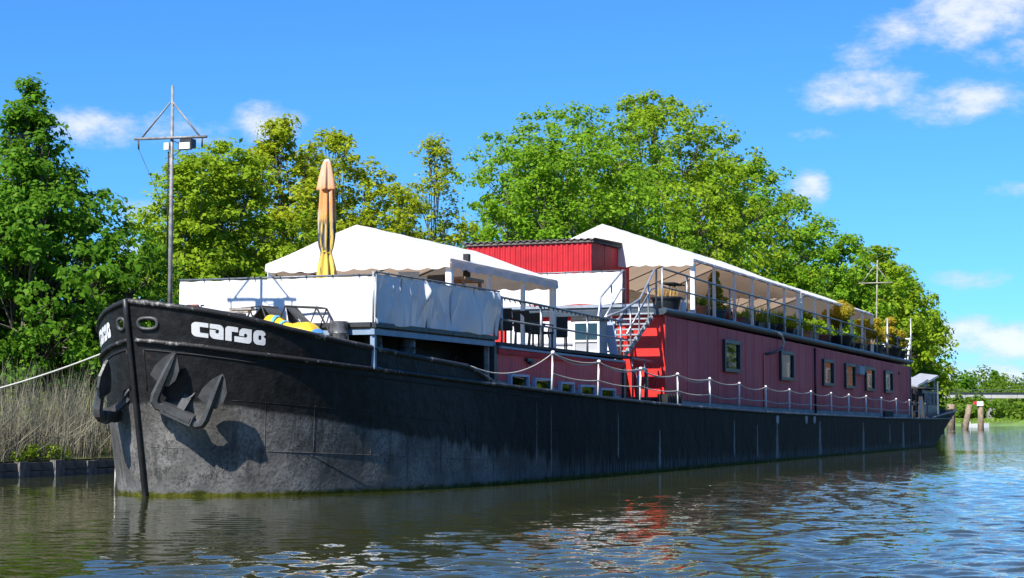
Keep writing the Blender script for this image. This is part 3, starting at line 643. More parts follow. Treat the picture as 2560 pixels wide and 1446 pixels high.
# --- low forward house with the terrace on top
LV = 3.5; A0, A1 = 10.3, 20.6
def zt1(u): return float(np.interp(u, [10, 21], [3.27, 3.20]))
def zpl(u): return float(np.interp(u, [10, 21], [2.50, 2.24]))
m = MB(); m.hexa([(-2.7, A0, 1.7), (LV-.04, A0, 1.7), (-2.7, A1, 1.7), (LV-.04, A1, 1.7), (-2.7, A0, zt1(A0)), (LV-.04, A0, zt1(A0)), (-2.7, A1, zt1(A1)), (LV-.04, A1, zt1(A1))])
LOW = m.build('low_deckhouse', MAT['dark_metal'], B)
n = 10; wp = (A1-A0)/n
for i in range(n):
    a, b_ = A0+i*wp+.008, A0+(i+1)*wp-.008; pr = LV+random.uniform(-.003, .004)
    m = MB(); m.hexa([(LV-.05, a, zpl(a)), (pr, a, zpl(a)), (LV-.05, b_, zpl(b_)), (pr, b_, zpl(b_)), (LV-.05, a, zt1(a)-.12), (pr, a, zt1(a)-.12), (LV-.05, b_, zt1(b_)-.12), (pr, b_, zt1(b_)-.12)]); m.build('wall_panel', MAT['wall_red'], LOW)
    m = MB(); m.hexa([(LV-.06, a, 1.8), (pr-.02, a, 1.8), (LV-.06, b_, 1.8), (pr-.02, b_, 1.8), (LV-.06, a, zpl(a)-.004), (pr-.02, a, zpl(a)-.004), (LV-.06, b_, zpl(b_)-.004), (pr-.02, b_, zpl(b_)-.004)]); m.build('plinth_panel', MAT['grey_panel'], LOW)
m = MB(); m.hexa([(LV-.05, A0-.05, zt1(A0)-.13), (LV+.06, A0-.05, zt1(A0)-.13), (LV-.05, A1, zt1(A1)-.13), (LV+.06, A1, zt1(A1)-.13), (LV-.05, A0-.05, zt1(A0)), (LV+.06, A0-.05, zt1(A0)), (LV-.05, A1, zt1(A1)), (LV+.06, A1, zt1(A1))]); m.build('wall_cap', MAT['red_dark'], LOW)
m = MB(); m.hexa([(LV-.05, A0, zt1(A0)+.004), (LV+.09, A0, zt1(A0)+.004), (LV-.05, A1, zt1(A1)+.004), (LV+.09, A1, zt1(A1)+.004), (LV-.05, A0, zt1(A0)+.06), (LV+.09, A0, zt1(A0)+.06), (LV-.05, A1, zt1(A1)+.06), (LV+.09, A1, zt1(A1)+.06)]); m.build('edge_strip', MAT['blue_steel'], LOW)
m = MB(); m.box(-2.8, LV+.06, A0-.1, 21.3, 3.338, 3.42); TER = m.build('terrace_floor', MAT['roof_felt'], B)
m = MB(); m.box(-2.8, 2.25, 21.3, U0-.1, 3.338, 3.415); m.build('landing_floor', MAT['roof_felt'], B)
m = MB(); m.box(3.2, 3.53, A0-.28, A0-.055, 1.9, 3.335); m.build('corner_post', MAT['dark_metal'], LOW)
m = MB(); m.box(LV+.002, LV+.07, A1-.16, A1+.06, 1.8, 3.05); m.build('corner_post', MAT['slate_frame'], LOW)
m = MB(); m.box(LV+.005, LV+.10, 12.2, 12.7, 3.0, 3.08); m.tube([(LV+.05, 12.45, 3.0), (LV+.10, 12.45, 2.94)], .06, 8); m.build('wall_lamp', MAT['dark_metal'], LOW)
for (u0, u1, zt, bl) in ((11.0,12.3,2.66,'blind_dark'),(12.75,14.1,2.60,'blind_pale'),(14.75,15.85,2.54,'blind_pale'),(16.4,17.72,2.49,'blind_pale'),(18.2,19.55,2.43,'blind_green')):
    window(B, u0, u1, zt-.70, zt, LV, MAT['blue_frame'], MAT[bl], .11, .062)
# entrance gap between the two houses
m = MB(); m.box(2.9, 3.4, 20.75, U0-.1, 1.75, 2.14); m.build('entrance_sill', MAT['grey_panel'], B)
m = MB(); m.box(2.85, 3.45, 20.75, U0-.1, 2.15, 2.21); m.build('entrance_step', MAT['roof_felt'], B)
G = MB(); G.tube([(3.3, 20.9, 2.2), (3.3, 20.9, 3.42), (3.3, 24.5, 3.34)], .035, 8); GR = G.build('entrance_rail', MAT['galv_dark'], B, True)
for u in (22.2, 23.5): m = MB(); m.tube([(3.3, u, 2.2), (3.3, u, 3.37)], .03, 8); m.build('baluster', MAT['galv_dark'], GR, True)
m = MB(); m.tube([(3.55, 21.5, 2.95), (3.55, 21.9, 3.05), (3.52, 22.6, 3.08), (3.5, 23.0, 3.05), (3.5, 23.0, 2.2)], .05, 8); m.tube([(3.55, 21.9, 3.05), (3.55, 21.9, 2.2)], .04, 8); m.build('tow_bitt', MAT['galv'], B, True)  # bent pipe of unknown use
m = MB(); m.box(3.66, 4.0, 23.6, 25.2, 1.96, 2.28)
for k in range(5): m.box(3.64, 4.02, 23.7+k*.32, 23.82+k*.32, 1.97, 2.33)
m.build('fender_crate', MAT['black_matt'], B)

# --- forward platform, cabin beneath, steel frame
m = MB(); m.box(-2.2, 2.75, 4.6, 10.02, 2.2, 3.32); m.build('fore_cabin', MAT['black_matt'], B)
m = MB(); m.box(-1.25, 3.45, 3.2, 10.2, 3.42, 3.46); PLAT = m.build('platform_floor', MAT['wood_brown'], B)
for a, b_ in (((-1.2, 3.22, 3.36), (3.47, 3.22, 3.36)), ((3.47, 3.15, 3.36), (3.47, 10.15, 3.36)), ((-1.2, 6.5, 3.36), (3.4, 6.5, 3.36)), ((0, 3.3, 3.36), (0, 10, 3.36))):
    m = MB(); m.bar(a, b_, .09, .12); m.build('beam', MAT['blue_steel'], PLAT)
for v, u, zb_ in ((3.44, 3.26, 2.58), (3.40, 9.85, 2.2), (-1.1, 3.26, 2.5), (1.1, 3.26, 2.5)): m = MB(); m.box(v-.05, v+.05, u-.05, u+.05, zb_, 3.305); m.build('column', MAT['blue_steel'] if u < 5 else MAT['wood_grey'], PLAT)
for i in range(5): m = MB(); m.box(3.40, 3.53, 3.18+i*1.42, 3.18+i*1.42+1.40, 3.462, 3.56); m.build('edge_board', MAT['dark_metal'], PLAT)
for i in range(3): m = MB(); m.box(-1.2+i*1.55, -1.2+i*1.55+1.53, 3.12, 3.25, 3.462, 3.56); m.build('edge_board', MAT['dark_metal'], PLAT)
m = MB(); m.tube([(2.78, 8.9, 2.7), (2.95, 8.9, 2.8), (2.95, 8.9, 3.0), (2.85, 9.3, 3.05)], .025, 6); m.tube([(2.78, 8.9, 2.72), (2.95, 9.2, 2.75)], .02, 6); m.build('coat_hook', MAT['dark_metal'], B, True)

# --- railings
def railing(name, posts, tops, mids, r=.032, mat='galv', parent=B, rm='galv_dark'):
    root = MB(); root.tube(tops, r, 8); o = root.build(name, MAT[rm], parent, True)
    for ml in mids: m = MB(); m.tube(ml, r*.85, 8); m.build('mid_rail', MAT[rm], o, True)
    for p, zt in posts: m = MB(); m.tube([p, (p[0], p[1], zt)], r, 8); m.build('post', MAT[mat], o, True)
    return o
R1 = [10.55, 13.4, 17.2, 20.3]
railing('terrace_railing', [((3.52, u, 3.42), 4.53-.010*(u-10.5)) for u in R1], [(3.52, 10.5, 4.53), (3.52, 14, 4.49), (3.52, 17.5, 4.44), (3.52, 21.0, 4.42)], [[(3.52, 10.5, 3.98), (3.52, 21.0, 3.90)]])
# lights string on that rail
for k in range(26):
    m = MB() if k == 0 else m
    u = 10.7+k*.36; m.tube([(3.53, u, 4.50-.010*(u-10.5)), (3.545, u+.03, 4.44-.010*(u-10.5))], .016, 5)
tag(m.build('light_string', MAT['dark_metal'], B), kind='stuff')
ru = [27.64, 30.49, 33.4, 36.41, 39.38, 42.37, 45.36, 48.21, 51.68, 54.48, 57.44, 60.63, 63.99, 67.1, 70.5, 73.6]
zrt = lambda u: float(np.interp(u, [24, 31, 45, 66, 75], [6.33, 6.25, 6.17, 6.03, 6.0]))
rr = [(3.52, u, zrt(u)) for u in [24.7]+ru]
railing('roof_railing', [((3.52, u, zroof(u)), zrt(u)) for u in [24.7]+ru], rr, [[(x, u, zroof(u)+.55*(z-zroof(u))) for x, u, z in rr]], .034)
# --- lifeline: stanchions and ropes along the deck edge
lu = [12.39,16.14,20.07,24.02,27.91,31.96,36.01,40.04,44.14,48.38,52.44,56.85,61.06,65.54,69.9,73.8]; lt = [3.21,3.09,3.0,2.93,2.87,2.79,2.74,2.69,2.68,2.67,2.65,2.64,2.61,2.60,2.58,2.57]
LF = MB(); 
def sag(p, q, s, n=12): return [Vector(p).lerp(Vector(q), k/n)-Vector((0, 0, s*4*(k/n)*(1-k/n))) for k in range(n+1)]
mm = MB(); mm.tube(sag((4.02, 7.3, 2.74), (4.2, lu[0], lt[0]), .32), .015, 6); mm.build('rope', MAT['white_rope'], B, True)
for i, (u, zt) in enumerate(zip(lu, lt)):
    lean = .06 if i < 3 else random.uniform(-.04, .04)
    m = MB(); m.tube([(4.2-lean*.5, u-.15*lean, zrail(u)-.06), (4.2, u, zt)], .026 if i < 4 else .034, 8); S_ = m.build('stanchion', MAT['white_paint'], B, True)
    m = MB(); m.lathe([(.05, -.03), (.055, .03), (.03, .06)], 8, (4.2, u, zt)); m.build('cap', MAT['white_paint'], S_, True)
    if i+1 < len(lu):
        zb0 = zrail(u)+.48*(zt-zrail(u)); zb1 = zrail(lu[i+1])+.48*(lt[i+1]-zrail(lu[i+1])); dr = 1 if i < 4 else 1.3
        m = MB(); m.tube(sag((4.2, u, zt), (4.2, lu[i+1], lt[i+1]), random.uniform(.10, .15)), .014*dr, 6); m.build('rope', MAT['white_rope'], B, True)
        if i < 4: m = MB(); m.tube(sag((4.2, u, zt+.01), (4.2, lu[i+1], lt[i+1]+.01), random.uniform(.17, .21)), .016, 6); m.build('rope', MAT['white_rope'], B, True)
        m = MB(); m.tube(sag((4.2, u, zb0), (4.2, lu[i+1], zb1), random.uniform(.05, .09)), .016*dr, 6); m.build('rope', MAT['white_rope'], B, True)

# --- open staircase from the terrace to the roof
ST = MB(); 
for v in (2.28, 3.27): ST.bar((v, 21.5, 3.45), (v, 24.7, 4.93), .05, .16)
ST = ST.build('staircase', MAT['galv_dark'], B)
for k in range(8):
    u = 21.6+k*.42; z = 3.56+k*.185; m = MB(); m.box(2.22, 3.33, u-.16, u+.16, z, z+.045); m.box(3.24, 3.34, u+.10, u+.22, z-.02, z+.12); m.build('tread', MAT['galv'], ST)
m = MB(); m.tube([(3.3, 24.75, 5.0), (3.3, 24.8, 6.30), (3.3, 24.6, 6.28), (3.3, 23.0, 5.25), (3.3, 21.1, 4.77), (3.3, 19.6, 4.52)], .034, 8); m.build('handrail', MAT['galv'], ST, True)
m = MB(); m.tube([(3.3, 24.7, 5.70), (3.3, 24.2, 5.62), (3.3, 21.6, 4.10)], .028, 8); m.build('handrail', MAT['galv'], ST, True)
for u, z0, z1 in ((23.9, 4.5, 5.86), (22.9, 4.05, 5.22), (22.0, 3.7, 4.98)): m = MB(); m.tube([(3.3, u, z0), (3.3, u, z1)], .028, 8); m.build('baluster', MAT['galv'], ST, True)
m = MB(); m.tube([(2.25, 24.85, 5.0), (2.25, 24.85, 6.30), (2.25, 24.6, 6.28), (2.25, 22.3, 5.28), (2.25, 22.0, 4.5), (2.25, 21.8, 3.5)], .034, 8); m.build('handrail', MAT['galv'], ST, True)
m = MB(); m.tube([(2.25, 24.8, 5.70), (2.25, 24.4, 5.66), (2.25, 22.4, 4.5)], .028, 8); m.build('handrail', MAT['galv'], ST, True)
for u, z0, z1 in ((23.4, 4.3, 5.74), (22.3, 3.8, 5.28)): m = MB(); m.tube([(2.25, u, z0), (2.25, u, z1)], .028, 8); m.build('baluster', MAT['galv'], ST, True)

# --- corrugated shed on the roof
m = MB(); m.box(-3.72, .68, 26.08, 30.25, 5.0, 7.36); SH = m.build('roof_shed', MAT['red_dark'], B)
def corr(v0, v1, n, y, z0, z1, dpt=.035):
    m = MB(); pts = []
    for k in range(n*4+1): pts.append((v0+(v1-v0)*k/(n*4), y-(dpt if k % 4 in (1, 2) else 0)))
    m.add([(x, yy, z) for x, yy in pts for z in (z0, z1)], [(2*k, 2*k+2, 2*k+3, 2*k+1) for k in range(len(pts)-1)]); return m
for k in range(4): corr(-3.74+k*1.115, -3.74+(k+1)*1.115-.006, 6, 26.07-.004*(k % 2), 5.05, 7.40).build('wall_sheet', MAT['red_sheet'], SH)
for k in range(3): m = MB(); m.box(.68, .71+.006*(k % 2), 26.05+k*1.41, 26.05+(k+1)*1.41-.015, 5.05, 7.38); m.build('side_sheet', MAT['red_dark'], SH)
m = MB(); pts = []
for k in range(81): x = -3.88+4.74*k/80; pts.append((x, .035*cos(2*pi*k/4)))
vs = []
for x, dz in pts: vs += [(x, 25.95, 7.475+dz), (x, 30.4, 7.60+dz), (x, 25.95, 7.462+dz), (x, 30.4, 7.587+dz)]
fs = []
for k in range(80): a = 4*k; fs += [(a, a+4, a+5, a+1), (a+2, a+3, a+7, a+6), (a, a+2, a+6, a+4), (a+1, a+5, a+7, a+3)]
m.add(vs, fs).build('roof_sheet', MAT['corrugated_roof'], SH)
m = MB(); m.box(-3.80, .80, 25.99, 26.03, 7.37, 7.43); m.build('fascia_board', MAT['corrugated_roof'], SH)
m = MB(); m.hexa([(.74, 26.03, 7.36), (.82, 26.03, 7.36), (.74, 30.3, 7.44), (.82, 30.3, 7.44), (.74, 26.03, 7.425), (.82, 26.03, 7.425), (.74, 30.3, 7.545), (.82, 30.3, 7.545)]); m.build('fascia_board', MAT['roof_felt'], SH)

# --- wheelhouse and clutter at the stern
m = MB(); m.hexa([(-.6, 83.6, 1.6), (3.0, 83.6, 1.6), (-.6, 90.5, 1.6), (3.0, 90.5, 1.6), (-.4, 83.8, 3.45), (2.8, 83.8, 3.45), (-.4, 90.3, 3.35), (2.8, 90.3, 3.35)]); WH = m.build('wheelhouse', MAT['black_paint'], B)
m = MB(); m.box(-.7, 3.1, 83.3, 90.7, 3.46, 3.54); m.build('roof', MAT['dark_metal'], WH)
for k in range(4): m = MB(); m.box(2.9, 2.96, 84.1+k*1.6, 85.2+k*1.6, 2.5, 3.2); f_ = m.build('window', MAT['wood_grey'], WH); 
for k in range(3): m = MB(); m.box(-.2+k*1.0, .6+k*1.0, 83.62, 83.70, 2.5, 3.2); m.build('window', MAT['glass'], WH)
m = MB(); m.box(1.4, 2.9, 76.6, 77.6, 1.6, 3.15); m.build('white_locker', MAT['white_paint'], B)
m = MB(); m.tube([(3.0, 79.5, 1.6), (3.0, 79.5, 3.4)], .08, 8)
for k in range(7): m.bar((3.0, 79.5, 1.9+k*.22), (3.0, 80.4, 1.9+k*.22), .06, .06)
m.tube([(3.0, 80.4, 1.6), (3.0, 80.4, 3.4)], .08, 8); m.build('ladder', MAT['black_matt'], B)
m = MB(); m.tube([(3.9, 78.5, 1.6), (3.9, 78.5, 3.0)], .06, 8); m.tube([(3.6, 85, 1.9), (3.6, 85, 3.9)], .05, 8); m.build('stern_post', MAT['galv_dark'], B)
for u0, u1 in ((85.5, 90.0), (90.2, 94.6)):
    m = MB(); M_ = Matrix.Translation((1.6, (u0+u1)/2, 3.95+(u0-85)*.075)) @ Matrix.Rotation(radians(6), 4, 'X') @ Matrix.Rotation(radians(7), 4, 'Y'); hw = (u1-u0)/2
    m.box(-.5, .7, -hw, hw, -.03, .03, M_); S_ = m.build('solar_panel', MAT['grey_panel'], B)
    m = MB(); m.box(-.55, .75, -hw-.05, hw+.05, -.09, -.034, M_); m.build('frame', MAT['galv'], S_)
    for q in (-hw*.8, hw*.8):
        m = MB(); p = M_ @ Vector((.5, q, -.09)); m.tube([(p.x, p.y, 1.7), p], .06, 8); m.build('strut', MAT['galv'], S_)

# --- masts
def mast(name, u, v, z0, z1, zc, half, za, tilt_, mat, r=.055, lean=0.):
    m = MB(); m.tube([(v, u, z0), (v, u, z0+(z1-z0)*.45), (v+lean, u, z1)], [r, r*.92, r*.62], 10); o = m.build(name, mat, B, True)
    m = MB(); m.tube([(v-half*1.0, u-.06, zc+tilt_), (v+half, u-.06, zc-tilt_)], r*.62, 8); m.build('crossbar', mat, o, True)
    for sg in (-1, 1): m = MB(); m.tube([(v+sg*half*.82, u-.06, zc-sg*tilt_*.8), (v+sg*.03, u-.03, za)], r*.42, 6); m.build('brace', mat, o, True)
    return o
mast_mat = mk('weathered mast', (.22,.22,.215), .6, .2, var=.3, vs=8)
MS = mast('mast', .86, .0, 2.8, 8.30, 7.22, .84, 7.95, .02, mast_mat, .048)
m = MB(); m.box(.30, .56, .66, .86, 6.98, 7.16); m.box(.285, .58, .63, .67, 6.93, 7.10); F_ = m.build('floodlight', MAT['dark_metal'], MS); m = MB(); m.box(.31, .55, .618, .63, 6.95, 7.08); m.build('lamp_glass', MAT['white_paint'], F_)
m = MB(); m.box(-.13, -.02, .76, .90, 6.98, 7.12); m.build('junction_box', MAT['white_paint'], MS)
m = MB(); m.tube([(.07, .82, 7.15), (.18, .80, 7.10), (.30, .78, 7.14)], .010, 5); m.tube([(.07, .82, 6.85), (.30, .78, 6.98)], .008, 5); m.tube([(-.065, .84, 6.95), (-.07, .84, 5.6), (-.062, .84, 4.6)], .016, 5); m.build('cable', MAT['black_matt'], MS, True)
m = MB(); m.tube([(-.75, .80, 7.2), (-.74, .80, 7.02)], .018, 5); m.tube([(-.74, .80, 7.02), (-.05, .84, 5.6)], .006, 4); m.tube([(.74, .80, 7.18), (.73, .80, 7.0)], .018, 5); m.tube([(.73, .80, 7.0), (.70, .84, 5.2)], .005, 4); m.build('halyard', MAT['dark_metal'], MS, True)
MS.location = (.25, -.46, 0)
MA = mast('aft_mast', 78.5, 1.0, 3.4, 10.95, 9.6, 1.0, 10.65, .0, MAT['wood_grey'], .055, .12)
for u, z1 in ((67.9, 6.95), (75.9, 7.35)): m = MB(); m.tube([(3.4, u, 4.8), (3.4, u+.1, z1)], .045, 8); m.build('antenna_pole', MAT['galv'], B, True)
m = MB(); 
for v in (1.9, 3.3): m.bar((v, 75.0, 4.7), (v, 76.6, 6.3), .07, .1)
GW = m.build('stern_stair', MAT['white_paint'], B)
for k in range(5): m = MB(); m.box(1.8, 3.4, 74.9+k*.34, 75.2+k*.34, 4.95+k*.30, 5.02+k*.30); m.build('tread', MAT['white_paint'], GW)
# ================================================================== THINGS ON THE BARGE
# --- foliage helpers (numpy)
def leaf_quads(C, size, out, rng, upb=.45, rnd=.9, aspect=.62):
    """diamond leaves at C (n,3); out = outward directions"""
    n = len(C); N = out*.75+rng.normal(size=(n, 3))*rnd*.48; N[:, 2] += upb; N /= np.linalg.norm(N, axis=1)[:, None]+1e-9
    A = rng.normal(size=(n, 3)); A -= N*np.sum(A*N, axis=1)[:, None]; A /= np.linalg.norm(A, axis=1)[:, None]+1e-9
    Bv = np.cross(N, A); s = (size*rng.uniform(.5, 1.45, n))[:, None]
    V = np.empty((n, 4, 3)); V[:, 0] = C-A*s*.5; V[:, 1] = C+Bv*s*.5*aspect+N*s*.08; V[:, 2] = C+A*s*.5-N*s*.05; V[:, 3] = C-Bv*s*.5*aspect+N*s*.08
    return V.reshape(-1, 3)
def leaf_ball(c, rad, n, size, rng, shell=.5, **k):
    D = rng.normal(size=(n, 3)); D /= np.linalg.norm(D, axis=1)[:, None]; r = rng.uniform(0, 1, n)**shell
    return leaf_quads(np.array(c)+D*r[:, None]*np.array(rad), size, D, rng, **k)
def blades(c, n, h, spread, lean, w, rng):
    th_ = rng.uniform(0, 2*pi, n); r = spread*np.sqrt(rng.uniform(0, 1, n)); hh = h*rng.uniform(.55, 1.1, n)
    B0 = np.array(c)+np.stack([r*np.cos(th_), r*np.sin(th_), 0*r], 1)
    ln = lean*rng.uniform(.2, 1., n); ph = th_+rng.normal(0, .7, n); T = B0+np.stack([ln*hh*np.cos(ph), ln*hh*np.sin(ph), hh], 1); Mi = (B0+T)/2+np.stack([-ln*hh*.2*np.cos(ph), -ln*hh*.2*np.sin(ph), .08*hh], 1)
    q = rng.uniform(0, pi, n); Wd = np.stack([np.cos(q), np.sin(q), 0*q], 1)*w/2
    V = np.empty((n, 2, 4, 3)); V[:, 0, 0] = B0-Wd; V[:, 0, 1] = B0+Wd; V[:, 0, 2] = Mi+Wd*.8; V[:, 0, 3] = Mi-Wd*.8
    V[:, 1, 0] = Mi-Wd*.8; V[:, 1, 1] = Mi+Wd*.8; V[:, 1, 2] = T+Wd*.15; V[:, 1, 3] = T-Wd*.15
    return V.reshape(-1, 3)

# --- anchors
def anchor(label, t, z, sg):
    n = HN(t, z, sg); p = HP(t, z, sg)+n*(.21 if sg > 0 else .22); n2 = Vector((n.x, n.y, 0)).normalized(); y = -n2; zz = Vector((0, 0, 1)); x = y.cross(zz)
    R = Matrix((x, y, zz)).transposed() @ Matrix.Rotation(radians(0 if sg > 0 else -48), 3, 'Z') @ Matrix.Rotation(radians(25 if sg > 0 else 4), 3, 'Y') @ Matrix.Rotation(radians(8 if sg > 0 else -16), 3, 'X'); Mw = Matrix.Rotation(-TH, 3, 'Z') @ R
    o = thing('anchor', label, 'anchor', SW(p.y, p.x, p.z)); o.rotation_euler = Mw.to_euler(); o.scale = (1.06, 1.06, 1.04)
    m = MB(); m.box(-.31, .31, -.12, .12, -.11, .10); m.box(-.27, .27, -.13, -.10, -.05, .05); m.box(-.24, -.06, -.07, .07, -.15, -.09); m.box(.10, .28, -.07, .07, -.15, -.09); m.build('crown', MAT['anchor'], o)
    for s in (-1, 1):
        m = MB(); pa = [(s*.26, 0, -.02), (s*.40, .0, -.03), (s*.485, -.01, .03), (s*.51, -.03, .14), (s*.505, -.06, .40), (s*.49, -.10, .75), (s*.48, -.13, 1.04)]
        m.tube(pa, [.09, .095, .098, .092, .082, .066, .022], 6); m.build('arm', MAT['anchor'], o)
        m = MB(); f = lambda a, b_, d: (s*.49+a, d+.02-.10*b_, b_); m.prism([(-.27, .46), (-.25, .66), (-.15, .90), (-.01, 1.08), (.07, 1.0), (.20, .78), (.21, .56), (.13, .40), (0, .36)], -.03, .02, f); m.build('fluke', MAT['anchor'], o)
    m = MB(); m.bar((0, .0, .0), (0, .30, .42), .15, .10); m.build('shank', MAT['anchor'], o)
    m = MB(); m.tube([(.09*cos(a), .24+.05*sin(a), .46+.16*sin(a)) for a in np.linspace(0, 2*pi, 15)[:-1]], .028, 6, closed=True); m.build('shackle', MAT['anchor'], o, True)
anchor('heavy black anchor with two flukes on the sunlit bow below the lettering', .80, 1.68, 1)
anchor('black anchor seen edge-on at the left side of the stem', .90, 1.66, -1)

# --- marquees
def marquee(label, u0, u1, v0, v1, ze, zr, zf, ps, seed, vdepth=.24, sd=None, wall=0.):
    rng = random.Random(seed); vc = (v0+v1)/2; hw = (v1-v0)/2; L = u1-u0
    o = sthing('marquee', label, 'marquee', u0, vc, zf); E_, R_ = ze-zf, zr-zf
    ph = [rng.uniform(0, 6) for _ in range(8)]
    def rz(x, y):
        a = abs(x)/hw; z = R_+(E_-R_)*a; bay = abs(sin(pi*y/L*len(ps)))
        return z-.05*sin(pi*a)*bay+.012*sin(3.1*x+ph[0]+2*y)*sin(1.7*y+ph[1])
    nx, ny = 25, int(L*4)+1; m = MB(); m.grid(ny, nx, lambda a, b_: (-hw+2*hw*b_, L*a, rz(-hw+2*hw*b_, L*a)))
    for y in (0., L):
        m.grid(17, 7, lambda a, b_: ((-hw+2*hw*a), y+.02*sin(pi*b_)*(-1 if y == 0 else 1)*(1-abs(2*a-1)), E_+(rz(-hw+2*hw*a, y)-E_)*b_))
    cv = m.build('canopy', MAT['canvas'], o, True)
    def strip(f, n, vdepth=vdepth): 
        m = MB(); vs = []
        for k in range(n+1):
            p = Vector(f(k/n)[0]); d = f(k/n)[1]; out = f(k/n)[2]; sc = vdepth*(.78+.22*abs(sin(pi*d/.48)))+.02*sin(d*2.3+ph[2])
            j = .02*sin(d*5+ph[3]); vs += [p+out*.012, p+out*(.02+j)-Vector((0, 0, sc))]
        m.add(vs, [(2*k, 2*k+1, 2*k+3, 2*k+2) for k in range(n)]); m.build('valance', MAT['canvas'], cv, False)
    for s in (-1, 1): strip(lambda a: ((s*hw, L*a, E_), L*a, Vector((s, 0, 0))), int(L*12), vdepth if s < 0 or sd is None else sd)
    if wall: m = MB(); m.grid(int(L*wall*5), 10, lambda a, b_: (-hw+.10+.03*sin(a*L*3.), .1+a*L*wall, .06+(E_-.1)*b_)); m.build('side_wall', MAT['canvas'], o, True)
    for y, s in ((0, -1), (L, 1)): strip(lambda a: ((-hw+2*hw*a, y, E_), 2*hw*a, Vector((0, s, 0))), int(hw*24))
    for i, u in enumerate(ps):
        for s in (-1, 1):
            m = MB(); r = .075 if i in (0, len(ps)-1) else .05
            m.box(s*(hw-.08)-r, s*(hw-.08)+r, u-u0-r, u-u0+r, 0, E_-.02); m.build('pole', MAT['white_paint'], o)
            m = MB(); m.tube([(s*(hw-.05), u-u0, E_-.05), (0, u-u0, R_-.09)], .022, 6); m.build('rafter', MAT['dark_metal'], o)
    m = MB(); m.tube([(0, .05, R_-.08), (0, L-.05, R_-.08)], .025, 6); m.build('ridge_pole', MAT['dark_metal'], o)
    for s in (-1, 1): m = MB(); m.tube([(s*(hw-.06), .05, E_-.06), (s*(hw-.06), L-.05, E_-.06)], .022, 6); m.build('eave_pole', MAT['dark_metal'], o)
    return o
marquee('white gabled marquee on the forward terrace behind the closed parasol', 8.45, 16.1, -1.9, 3.02, 5.34, 6.24, 3.46, (8.6, 11.1, 13.6, 15.95), 1)
marquee('white marquee on the roof beside the red corrugated shed', 29.0, 46.2, -3.1, 3.38, 6.98, 8.28, 5.06, (29.2, 32.05, 34.96, 37.78, 40.48, 43.37, 46.0), 2, sd=.09, wall=.97)
marquee('white marquee farthest aft on the roof, ending by the golden shrubs', 46.5, 64.3, -3.1, 3.34, 6.95, 8.15, 4.95, (46.75, 49.65, 52.7, 55.66, 58.41, 61.32, 64.1), 3, sd=.09, wall=.30)

# --- white cloth screens
def screen(label, panels, u, v, z, name='cloth_screen'):
    o = sthing(name, label, 'screen', u, v, z)
    for k, (p0, p1, hz, nrm, amp, seed) in enumerate(panels):
        rng = random.Random(seed); p0 = Vector(p0); p1 = Vector(p1); L = (p1-p0).length; nx = int(L*26); nz = 28; nr = Vector(nrm)
        cr = [(rng.uniform(0, L), rng.uniform(0, hz), rng.uniform(-.6, .6), rng.uniform(.03, .09), rng.uniform(.12, .40), rng.uniform(-.7, 1)*amp) for _ in range(int(L*5))]
        def f(a, b_):
            x = a*L; y = b_*hz; d = amp*.6*sin(2.2*x+seed)*sin(3.1*y+.7*x)
            for cx, cy, ang, wd, ln, am in cr:
                dx = x-cx; dy = y-cy; al = dx*sin(ang)+dy*cos(ang); ac = dx*cos(ang)-dy*sin(ang)
                d += am*exp(-(ac/wd)**2-(al/ln)**2)
            top = -.035*abs(sin(pi*x/.62))*(b_**6) ; bot = .02*sin(4*x)*((1-b_)**6)
            return p0.lerp(p1, a)+nr*d*(1-.7*b_**8)+Vector((0, 0, y+top+bot))
        m = MB(); m.grid(nx, nz, f); m.build('cloth', MAT['cloth'], o, True)
        m = MB(); m.tube([p0+Vector((0, 0, hz+.01)), p1+Vector((0, 0, hz+.01))], .022, 8); m.build('rail', MAT['galv_dark'], o, True)
        for q in range(int(L/1.4)+2):
            pp = p0.lerp(p1, min(1, q*1.4/L))-nr*.04; m = MB(); m.tube([pp-Vector((0, 0, .08)), pp+Vector((0, 0, hz+.02))], .024, 8); m.build('post', MAT['galv'], o, True)
        m = MB()
        for q in range(int(L/.62)+1): pp = p0.lerp(p1, min(1, (q*.62)/L))+Vector((0, 0, hz)); m.tube([pp+nr*.03-Vector((0, 0, .03)), pp+nr*.03+Vector((0, 0, .03))], .012, 5)
        tag(m.build('lashing', MAT['dark_metal'], o), kind='stuff')
    return o
screen('creased white cloth screen wrapped around the forward platform railing', [((-1.2, 0, 0), (3.5, 0, 0), 1.02, (0, -1, 0), .022, 3), ((3.5, 0, 0), (3.5, 7.25, .04), 1.08, (1, 0, 0), .105, 5)], 3.2, 0, 3.53)
screen('white cloth screen on the roof edge below the red shed', [((-2.8, 0, 0), (2.2, 0, .03), 1.04, (0, -1, 0), .018, 8)], 24.62, 0, 5.20)
# white tarpaulin sheets against the red front, behind the terrace
o = sthing('tarpaulin', 'white tarpaulin sheet hung on the red front wall behind the chairs', 'tarpaulin', 24.3, 0, 3.42)
for k, (v0, v1, z0, z1) in enumerate(((-1.6, .6, 0, 1.26), (.61, 2.1, 0, 1.22))):
    m = MB(); m.grid(24, 20, lambda a, b_: (v0+(v1-v0)*a, .02*sin(9*a+k)*sin(5*b_), z0+(z1-z0)*b_)); m.build('sheet', MAT['cloth'], o, True)
m = MB(); m.bar((-1.6, -.02, .55), (2.1, -.02, .52), .04, .05); m.build('batten', MAT['grey_panel'], o)
m = MB(); m.bar((-1.6, .3, 0), (-1.6, .0, 1.26), .05, .05); m.build('support', MAT['galv'], o); m = MB(); m.bar((2.1, .3, 0), (2.1, .0, 1.22), .05, .05); m.build('support', MAT['galv'], o)

